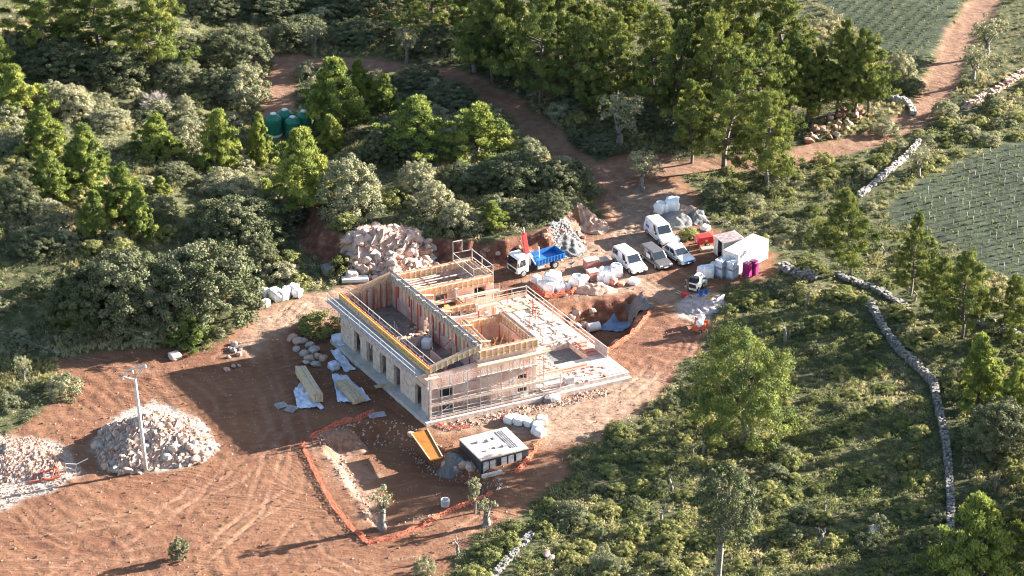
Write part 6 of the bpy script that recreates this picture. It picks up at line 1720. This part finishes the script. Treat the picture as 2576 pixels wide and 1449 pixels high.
# rubble cone by the pole
top, c = heap('rubble_heap', 'cone shaped heap of pale rubble behind the utility pole', 385, 1120, 6.6, 5.6, 2.9, 'spoil', 3)
k = 0
while k < 120:
    x, y = c.x + rnd.uniform(-7, 7), c.y + rnd.uniform(-6, 6); z = top(x, y)
    if z is None: continue
    s = rnd.choice((.6, .75, .9, 1.1, 1.25)); rock(Vector((x, y, z + .08)), s, 'pale broken rock in the cone shaped rubble heap', 'rocks of the cone shaped heap', ('rockpale', 'rockpale', 'rock', 'rockgrey')); k += 1
V = []
def pebbles(name, lab, n, sampler, lo, hi, mat, seed):
    """many little stones as one mesh"""
    r = np.random.default_rng(seed); P = []
    while len(P) < n:
        q = sampler(r)
        if q is not None: P.append(q)
    P = np.array(P); s = r.uniform(lo, hi, n)
    base = np.array([(1, 0, -.3), (-.5, .87, -.3), (-.5, -.87, -.3), (0, 0, .75), ])
    V = P[:, None, :] + (base[None] + r.normal(size=(n, 4, 3)) * .25) * s[:, None, None]
    faces = V[:, [[0, 1, 3], [1, 2, 3], [2, 0, 3]]].reshape(-1, 3, 3)
    return tag(link_mesh(name, fast_mesh(name, faces, 3), M[mat]), lab, 'stones', kind='stuff')
def smp(top, c, R):
    def f(r):
        x, y = c.x + r.uniform(-R, R), c.y + r.uniform(-R, R); z = top(x, y)
        return None if z is None else (x, y, z + .03)
    return f
pebbles('small_rubble', 'small stones filling the cone shaped rubble heap', 1900, smp(top, c, 7.5), .14, .46, 'rockpale', 1)
top2, c2 = heap('rubble_heap', 'low spread of pale rubble at the left edge', 20, 1160, 5.8, 4.6, 1.3, 'spoil', 5)
pebbles('small_rubble', 'small stones covering the low rubble spread at the left edge', 3200, smp(top2, c2, 7), .10, .30, 'rockpale', 2)
def smp_gr(poly_idx):
    A = A_grav
    def f(r):
        px, py = r.uniform(-60, 240), r.uniform(1070, 1310); p = at(px, py)
        if look(A, p.x, p.y) < .6: return None
        return (p.x, p.y, hz(p.x, p.y) + .02)
    return f
pebbles('loose_gravel', 'loose stones around the low rubble spread', 1800, smp_gr(0), .06, .18, 'rockpale', 3)
def smp_site(r):
    px, py = r.uniform(-20, 1900), r.uniform(480, 1449); p = at(px, py)
    if look(A_site, p.x, p.y) < .8 or hw_inside(p): return None
    return (p.x, p.y, hz(p.x, p.y) + .01)
def hw_inside(p):
    q = p - HO_; s = (q.x * EA.y - q.y * EA.x) / (EB.x * EA.y - EB.y * EA.x); t = (EB.x * q.y - EB.y * q.x) / (EB.x * EA.y - EB.y * EA.x)
    return -.5 < s < 23.5 and -1.5 < t < 20.5
pebbles('scattered_stones', 'small stones scattered over the bare earth', 2200, smp_site, .03, .11, 'rock', 4)
pebbles('soil_clods', 'clods of churned soil on the bare earth', 1500, smp_site, .05, .2, 'clod', 14)
def smp_pit(r):
    px, py = r.uniform(790, 1260), r.uniform(1050, 1330); p = at(px, py)
    d = float(sdist(P_PIT2, np.array([p.x]), np.array([p.y]))[0])
    if not -0.3 < d < 2.2 or r.random() < .3: return None
    return (p.x, p.y, hz(p.x, p.y) + .03)
pebbles('excavation_rubble', 'broken stones along the rim of the shallow excavation', 900, smp_pit, .06, .22, 'rock', 6)
def smp_kerb(r):
    q = hw(r.uniform(.5, 20), r.uniform(-3.2, -1.5), 0); return (q.x, q.y, hz(q.x, q.y) + .02)
pebbles('building_rubble', 'broken brick and stone along the front of the house', 700, smp_kerb, .05, .2, 'rockpale', 7)
pebbles('spoil_stones', 'grey crushed stone on the spoil below the red bank', 500, lambda r: (lambda p: (p.x, p.y, p.z + .5 * max(0, 1 - ((p.x - G_SP.x) ** 2 + (p.y - G_SP.y) ** 2) / 6)))(G(1425 + r.normal() * 22, 600 + r.normal() * 26)), .08, .24, 'rockgrey', 8)
# boulder heap behind the house
top3, c3 = heap('boulder_heap', 'earth core under the boulders behind the house', 972, 648, 5.2, 4.2, 1.5, 'rock', 7, power=1.2)
k = 0
while k < 88:
    x, y = c3.x + rnd.uniform(-5.2, 5.2), c3.y + rnd.uniform(-5, 5); z = top3(x, y)
    if z is None: continue
    rock(Vector((x, y, z + .15)), rnd.choice((.9, 1.1, 1.3, 1.6)), 'pale pinkish boulder in the heap behind the house', 'boulders of the heap behind the house', ('rockpink', 'rockpink', 'rockpale')); k += 1
pebbles('heap_stones', 'smaller stones between the boulders behind the house', 420, smp(top3, c3, 5.5), .25, .75, 'rockpink', 9)
o = rock(G(1064, 640) + Vector((0, 0, .6)), 3.0, 'biggest smooth brown boulder, right of the boulder heap', None, ('rockred',), .5); o.rotation_euler = (0.1, 0.1, 0.1)
for x, y, s in ((1020, 655, 1.3), (1045, 665, 1.2), (1085, 655, 1.1), (1010, 680, 1.4), (1040, 690, 1.2), (1075, 610, 1.3), (1090, 620, 1.2), (1065, 675, 1.1), (1100, 668, .9)):
    rock(G(x, y) + Vector((0, 0, .2)), s, 'grey boulder around the biggest smooth boulder', 'grey boulders beside the heap', ('rockgrey', 'rockgrey', 'rock'))
for x, y, s in ((735, 852, 1.4), (750, 862, 1.5), (765, 860, 1.3), (780, 872, 1.2), (790, 885, 1.6), (745, 880, 1.0), (765, 893, 1.2), (780, 905, 1.2), (800, 900, 1.1), (772, 915, 1.0), (795, 920, 1.3), (812, 905, 1.0)):
    rock(G(x, y) + Vector((0, 0, .15)), s, 'grey boulder in the shaded pile beside the rear of the house', 'boulders in the shade of the house', ('rockgrey', 'rockpale'))
for k in range(16):
    x, y = rnd.uniform(545, 605), rnd.uniform(865, 935)
    if x + .8 * y < 1262 or x + .8 * y > 1345: continue
    rock(G(x, y) + Vector((0, 0, .1)), rnd.uniform(.4, .9), 'stone in the loose line below the giant oak', 'stones below the giant oak', ('rockgrey', 'rockpale'))
for k in range(36):
    u = rnd.random(); x, y = 1215 + u * 290 + rnd.uniform(-10, 10), 655 - 75 * u + rnd.uniform(-28, 12)
    if rnd.random() < .5: rock(G(x, y) + Vector((0, 0, .05)), rnd.uniform(.4, 1.1), 'earthy rock on the face of the red bank', 'rocks on the red bank', ('rockred', 'rockred', 'rock'))
for k in range(46):
    x = rnd.uniform(2035, 2175); y = 350 - (x - 2035) * .42 + rnd.uniform(-32, 24)
    rock(G(x, y) + Vector((0, 0, rnd.uniform(.1, .9))), rnd.uniform(.6, 1.3), 'red earth stained boulder in the bank beside the far track', 'red boulders beside the far track', ('rockred', 'rockred', 'rock'))
for x, y, s in ((1375, 1398, 1.3), (1385, 1408, 1.2), (1420, 745, .6), (1436, 800, 1.0), (1455, 795, 1.3), (1470, 790, 1.2), (1490, 785, 1.0), (1448, 810, 1.0), (1185, 1185, .8), (1120, 1170, 1.0), (1150, 1180, .9), (1035, 1095, .9), (1170, 1172, 1.4), (1185, 1178, 1.2)):
    rock(G(x, y) + Vector((0, 0, .15)), s, {True: 'pale rock pair in the foreground scrub', False: 'loose rock on the rim of an excavation'}[y > 1390], {True: 'foreground rocks', False: 'rocks on the excavation rims'}[y > 1390], ('rock', 'rockpale'))
heap('spoil_heap', 'grey heap of crushed spoil below the red bank', 1425, 608, 2.0, 3.0, 0.7, 'gravelgrey', 9, .4, rough=.2)
heap('spoil_heap', 'pinkish heap of earth and stones at the side of the yard', 1492, 568, 1.8, 2.6, 1.1, 'sand', 11, .4, rough=.45)
heap('gravel_heap', 'dark grey gravel heap behind the white panel van', 1700, 556, 2.2, 2.4, 1.3, 'gravelgrey', 13)
heap('gravel_heap', 'small dark gravel heap with a light crest right of the larger one', 1752, 552, 1.4, 1.8, 1.2, 'gravelgrey', 15)
heap('sand_heap', 'low fan of pink sand behind the gravel heaps', 1722, 530, 1.8, 1.6, .5, 'sand', 17)
heap('sand_heap', 'low sand heap with weeds between the sacks and the pit', 1498, 728, 2.4, 1.5, .8, 'sand', 18)
heap('mortar_spill', 'grey spread of mortar and sand by the small loader', 1772, 768, 2.7, 2.6, .7, 'spoil', 19)
heap('spoil_heap', 'grey lump of spoil beside the yellow panel and the black tank', 1135, 1168, 1.3, 1.3, 1.0, 'gravelgrey', 21)
heap('earth_bank', 'pale bank of broken earth at the upper rim of the shallow excavation', 865, 1118, 2.6, 1.6, .5, 'clod', 22)
for x, y, mt, lab in ((1762, 750, 'bluemark', 'blue tub on the mortar spread'), (1776, 748, 'blue', 'second blue tub on the mortar spread'), (1787, 762, 'yellow', 'yellow tub on the mortar spread')):
    r = thing('mortar_tub', lab, 'tub', G(x, y) + Vector((0, 0, .45)), 0); m = MB(); m.lathe([(.2, 0), (.3, .35), (.33, .38), (.27, .36), (.18, .06)], 14); m.build('tub', M[mt], r); m = MB(); m.tube([(-.33, 0, .36), (-.2, .3, .42), (.2, .3, .42), (.33, 0, .36)], .015, 5); m.build('handle', M['black'], r)
plain_thing('mortar_board', 'blue grey sheet edge at the border of the mortar spread', 'board', 'bluesheet', G(1808, 782), .9, (-.9, .9, -.25, .25, .1, .2))
plain_thing('white_board', 'white panel standing at the border of the mortar spread', 'board', 'white', G(1812, 762), .9, (-.7, .7, -.04, .04, .05, .8))

# ------------------------------------------------------------------ pole, wires, steel frames
pb = G(368, 1186)
pole = thing('utility_pole', 'pale utility pole with a forked head carrying insulators', 'pole', pb)
hp = Vector((-.55, 0, 10.6))
m = MB(); m.tube([(0, 0, -.3), (-.25, 0, 5), hp], [.23, .18, .13], 10); m.build('shaft', M['polewood'], pole, smooth=True)
m = MB(); ARMS = [Vector((-1.75, 0, 10.9)), Vector((-1.0, .1, 11.9)), Vector((.55, .1, 12.15))]
m.bar(hp - Vector((0, 0, .1)), ARMS[0], .12); m.bar(hp, ARMS[2], .12); m.bar(ARMS[0], (-1.3, .05, 11.55), .11); m.bar((-1.3, .05, 11.55), ARMS[2], .12); m.build('cross_arm', M['polewood'], pole)
ins = []
for q in (ARMS[0], Vector((-.75, 0, 11.6)), ARMS[2]):
    m = MB(); m.lathe([(.05, -.35), (.12, -.3), (.08, -.2), (.12, -.12), (.05, 0)], 10, cx=q.x, cy=q.y, tf=lambda a, b, c, z=q.z: (a, b, c + z)); m.build('insulator', M['white'], pole)
for k, q in enumerate((ARMS[0], Vector((-.75, 0, 11.6)), ARMS[2])):
    a = pb + q; e = at(-260, 660 + 38 * k, 10.5); pts = []
    for i in range(17):
        u = i / 16; p = a.lerp(e, u); p.z -= 1.5 * 4 * u * (1 - u); pts.append(p)
    m = MB(); m.tube(pts, .017, 4); o = m.build('overhead_wire', M['wire'], rel=a, loc=tuple(a)); tag(o, ['lowest', 'middle', 'highest'][k] + ' overhead wire running left from the utility pole', 'wire', None)
r = thing('steel_frame', 'red steel frame lying on the rubble at the left edge', 'frame', G(118, 1203), .3)
m = MB()
for a, b in (((-1.2, -.6, .2), (1.2, -.6, .3)), ((-1.2, .6, .2), (1.2, .6, .7)), ((1.2, -.6, .3), (1.2, .6, .7)), ((-1.2, -.6, .2), (-1.2, .6, .2)), ((-.3, -.8, .4), (-.2, .8, .6)), ((-1.9, -.5, .2), (.5, -.8, .3)), ((.4, -.6, .3), (1.0, .6, 1.0)), ((1.2, .6, .7), (.9, .2, 1.3))): m.bar(a, b, .13)
m.build('bars', M['redprop'], r); box_part('plate', 'greyboard', r, (-.4, .3, -.4, .3, .45, .52))
r = thing('steel_frame', 'pale thin steel frame beside the red one', 'frame', G(186, 1186), .2)
m = MB()
for a, b in (((-.8, 0, .1), (.2, 0, .1)), ((-.8, 0, .1), (-.8, 0, 1.0)), ((-.8, 0, 1.0), (.3, .1, .75)), ((.2, 0, .1), (.3, .1, .75)), ((.3, .1, .75), (1.5, .4, 1.1)), ((-.8, 0, .6), (.2, 0, .1))): m.bar(a, b, .06)
m.build('bars', M['steel'], r)

# ------------------------------------------------------------------ orange net fences
def net(name, pts, h, lab, lean=0.25, seed=0):
    P = [G(*q) for q in pts]; line = []
    for i in range(len(P) - 1):
        n = max(2, int((P[i + 1] - P[i]).length / .35))
        for k in range(n): line.append(P[i].lerp(P[i + 1], k / n))
    line.append(P[-1]); org = line[0].copy()
    V = []; n = len(line)
    for i, p in enumerate(line):
        d = line[min(i + 1, n - 1)] - line[max(i - 1, 0)]; nr = Vector((-d.y, d.x, 0)).normalized()
        z0 = hz(p.x, p.y); w = mnoise.noise(Vector((i * .35, seed, 0)))
        for j in range(4):
            v = j / 3
            V.append(p.xy.to_3d() + nr * (lean * v * (1 + w) + .12 * mnoise.noise(Vector((i * .7, j * 1.3, seed)))) + Vector((0, 0, z0 + .02 + h * v * (.85 + .3 * w))))
    F = [(i * 4 + j, (i + 1) * 4 + j, (i + 1) * 4 + j + 1, i * 4 + j + 1) for i in range(n - 1) for j in range(3)]
    r = thing(name, lab, 'fence', org); m = MB(); m.add(V, F); m.build('mesh', M['net'], r, rel=org)
    for i in range(0, n, 8):
        p = line[i]; m = MB(); m.tube([p - org - Vector((0, 0, .1)), p - org + Vector((.02, .02, h + .15))], .025, 5); m.build('stake', M['redprop'], r)
net('net_fence', [(757, 1118), (790, 1190), (835, 1275), (880, 1330), (928, 1372)], .4, 'long orange net fence down the left side of the excavation', .3, 1)
net('net_fence', [(928, 1370), (985, 1358), (1065, 1328), (1110, 1300), (1165, 1275), (1238, 1245)], .4, 'orange net fence along the front of the excavation', .25, 2)
net('net_fence', [(785, 1108), (800, 1098), (850, 1072), (905, 1057), (945, 1040)], .5, 'sagging orange net between the shaded yard and the excavation', .35, 3)
net('net_fence', [(1524, 890), (1560, 868), (1600, 838), (1625, 808), (1640, 785)], .45, 'orange net fence from the terrace corner along the pit', .3, 4)
net('net_fence', [(1335, 728), (1362, 745), (1390, 752), (1440, 742), (1455, 730)], .7, 'orange red net round the heap of white bulk bags', .25, 5)
net('net_fence', [(1300, 1195), (1330, 1165), (1360, 1120), (1378, 1105)], .5, 'low orange net right of the black tank', .3, 6)
net('net_fence', [(1090, 1068), (1130, 1082), (1180, 1078)], .35, 'scrap of orange net on the rubble in front of the house', .3, 7)

# ------------------------------------------------------------------ black tank, yellow panel, well ring, green tanks
q0, q1, q2 = at(1210, 1203, -.9), at(1153, 1150, -.9), at(1328, 1172, -.9)
ux = (q2 - q0); LX = ux.length; rzt = math.atan2(ux.y, ux.x); LY = (q1 - q0).length
zt = hz(q0.x + 1, q0.y + 1.5)
r = thing('buried_tank', 'black walled tank with a dusty white lid in front of the house', 'tank', (q0.x, q0.y, -0.9), rzt)
box_part('wall', 'darkpanel', r, (0, LX, 0, LY, -.3, 1.95))
box_part('lid', 'palecon', r, (-.04, LX + .04, -.04, LY + .04, 1.952, 2.10), bevel=.02)
box_part('panel', 'greyboard', r, *[(x, x + .62, -.05, -.004, .1, 1.75) for x in (.25, 1.0, 2.3, 3.1, 4.0)])
box_part('slot', 'greyboard', r, *[(LX * .72 + k * .22, LX * .72 + .08 + k * .22, .7, LY - .4, 2.104, 2.16) for k in range(4)])
for k in range(9):
    a_, b_, s_ = rnd.uniform(1.2, 3.2), rnd.uniform(1.2, LY - 1.4), rnd.uniform(.15, .45)
    box_part('dust_lump', 'concrete', r, (a_, a_ + s_, b_, b_ + s_, 2.103, 2.103 + s_ * .5))
sheet_p = plain_thing('white_board', 'pale board leaning at the rear edge of the black tank', 'board', 'palecon', (*(Vector((q0.x, q0.y)) + Vector((math.cos(rzt), math.sin(rzt))) * 3.0 + Vector((-math.sin(rzt), math.cos(rzt))) * (LY + .9)), hz(q0.x + 2, q0.y + 5)), rzt, (-1.0, 1.0, -.35, .35, .1, .2))
plain_thing('fallen_slab', 'long pale slab lying in front of the black tank', 'slab', 'palecon', G(1238, 1196), rzt, (-1.1, 1.1, -.2, .2, 0, .3))
yp = [at(1033, 1092, .35), at(1075, 1083, .35), at(1113, 1152, .35), at(1082, 1160, .35)]
m = MB(); m.hexa([p + Vector((0, 0, 0)) for p in (yp[3], yp[2], yp[1], yp[0])] + [p + Vector((0, 0, .12)) for p in (yp[3], yp[2], yp[1], yp[0])])
o = m.build('formwork_panel', M['orangeply'], rel=yp[3], loc=tuple(yp[3])); tag(o, 'orange yellow formwork panel sloping beside the house corner', 'panel')
o2 = MB(); v = [(yp[3] + (yp[2] - yp[3]) * 0 - yp[3]), ]; 
for a, b in ((0, 3), (1, 2)): o2.bar(yp[a] - yp[3] + Vector((0, 0, .17)), yp[b] - yp[3] + Vector((0, 0, .17)), .1)
o2.build('edge_batten', M['timber'], o)
r = thing('well_ring', 'white plastic ring with a dark opening on the excavation floor', 'ring', G(1120, 1272))
m = MB(); m.lathe([(.42, 0), (.45, .75), (.36, .75), (.34, .2)], 22); m.build('ring', M['white'], r, smooth=False); m = MB(); m.lathe([(.338, .18), (.338, .2)], 18); m.build('opening', M['black'], r)
r = thing('pipe_segment', 'short fat white pipe lying at the edge of the pit', 'pipe', G(1493, 832) + Vector((0, 0, .3)), math.radians(25))
m = MB(); m.lathe([(.44, -.7), (.5, -.7), (.5, .7), (.44, .7), (.44, -.68)], 20, tf=lambda a, b, c: (c, a, b + .2)); m.build('shell', M['white'], r); m = MB(); m.lathe([(.44, -.60), (.44, -.58)], 18, tf=lambda a, b, c: (c, a, b + .2)); m.build('opening', M['black'], r)
for x, y, R_, H_, lab in ((689, 338, 1.02, 2.75, 'green water tank on the left, with a white base band'), (718, 322, 1.08, 2.45, 'green water tank at the back of the cluster'), (737, 336, 1.02, 2.2, 'green water tank in front on the right of the cluster'), (765, 325, .95, 2.4, 'green water tank at the right end, next to the pine')):
    r = thing('water_tank', lab, 'water tank', G(x, y), rnd.uniform(0, 3), 'green water tanks')
    m = MB(); m.lathe([(R_, .25), (R_ * 1.02, .35), (R_, .6), (R_ * 1.02, .9), (R_, 1.2), (R_ * 1.02, 1.5), (R_, H_ * .78), (R_ * .96, H_ * .82), (R_ * .55, H_ * .97), (R_ * .4, H_)], 28); m.build('shell', M['tankgreen'], r, smooth=True)
    m = MB(); m.lathe([(R_ * .36, H_ - .02), (R_ * .38, H_ + .12), (R_ * .2, H_ + .17)], 18); m.build('lid', M['white'], r, smooth=True)
    m = MB(); m.lathe([(R_ * 1.03, -.2), (R_ * 1.03, .24)], 24); m.build('base', M['white' if 'left' in lab else 'tankgreen'], r)

# ------------------------------------------------------------------ dry stone walls
def stone_wall(pts, w, h, lab, seed=1, step=.30, mat='wallstone', broken=0.0):
    P = [G(*q) for q in pts]; org = P[0].copy(); r = random.Random(seed); m = MB()
    for i in range(len(P) - 1):
        d = P[i + 1] - P[i]; L = d.length; d.normalize(); nr = Vector((-d.y, d.x, 0)).normalized(); n = int(L / step)
        for k in range(n):
            hh = h * (1 - broken * max(0, mnoise.noise(Vector((k * .25, seed, i)))) * 1.6)
            lay = max(1, int(hh / .21))
            for j in range(lay):
                for s in (-1, 0, 1):
                    if r.random() < .12 + .1 * j: continue
                    c = P[i] + d * (k * step + r.uniform(-.1, .1) + .2 * (j % 2)) + nr * (s * w * .33 + r.uniform(-.06, .06)); z = hz(c.x, c.y) - .08 + j * .21
                    a, b, e = step * r.uniform(.38, .62), w * r.uniform(.14, .24), .125 * r.uniform(.7, 1.5); t = r.uniform(-.5, .5)
                    ax, ay = Vector((d.x * math.cos(t) - d.y * math.sin(t), d.x * math.sin(t) + d.y * math.cos(t), r.uniform(-.12, .12))), None
                    ay = Vector((-ax.y, ax.x, 0)); up = Vector((r.uniform(-.15, .15), r.uniform(-.15, .15), 1)); c = Vector((c.x, c.y, z + .15)) - org
                    j_ = lambda: r.uniform(.72, 1.05)
                    m.hexa([c - ax * a * j_() - ay * b * j_() - up * e, c + ax * a * j_() - ay * b * j_() - up * e, c + ax * a * j_() + ay * b * j_() - up * e, c - ax * a * j_() + ay * b * j_() - up * e,
                            c - ax * a * j_() - ay * b * j_() + up * e, c + ax * a * j_() - ay * b * j_() + up * e, c + ax * a * j_() + ay * b * j_() + up * e, c - ax * a * j_() + ay * b * j_() + up * e])
    o = m.build('stone_wall', M[mat], loc=tuple(org)); return tag(o, lab, 'stone wall')
stone_wall([(2188, 770), (2225, 835), (2260, 885), (2305, 925), (2348, 970), (2362, 1040), (2378, 1110), (2386, 1190), (2392, 1280), (2390, 1345)], 0.7, .95, 'long grey dry stone wall running down the right slope', 1)
stone_wall([(1965, 675), (2000, 692), (2060, 705)], 1.1, .9, 'short ruined wall right of the container', 2, broken=.8)
stone_wall([(2105, 690), (2150, 712), (2205, 728), (2260, 762), (2290, 785)], .8, .6, 'crumbled wall under the pines below the vineyard', 3, broken=1.0)
stone_wall([(2365, 785), (2430, 800), (2500, 825), (2600, 868)], .95, .9, 'dry stone wall below the lit pines at the right edge', 4, broken=.5)
stone_wall([(2312, 362), (2280, 398), (2235, 435), (2195, 470), (2160, 497)], .6, .75, 'straight low wall between the far track and the vineyard', 5, mat='rockgrey')
stone_wall([(2590, 178), (2520, 222), (2465, 252), (2420, 277)], .9, .7, 'pale rubble wall at the right edge beyond the far track', 6, mat='rockpale', broken=.6)
stone_wall([(2240, 250), (2270, 255), (2292, 270), (2298, 292)], .8, .8, 'curved stone wall at the bend of the far track', 7, mat='rockgrey')
stone_wall([(1340, 1345), (1300, 1385), (1265, 1425), (1235, 1460)], .7, .6, 'low dark wall in the scrub at the lower edge', 8, broken=.8)
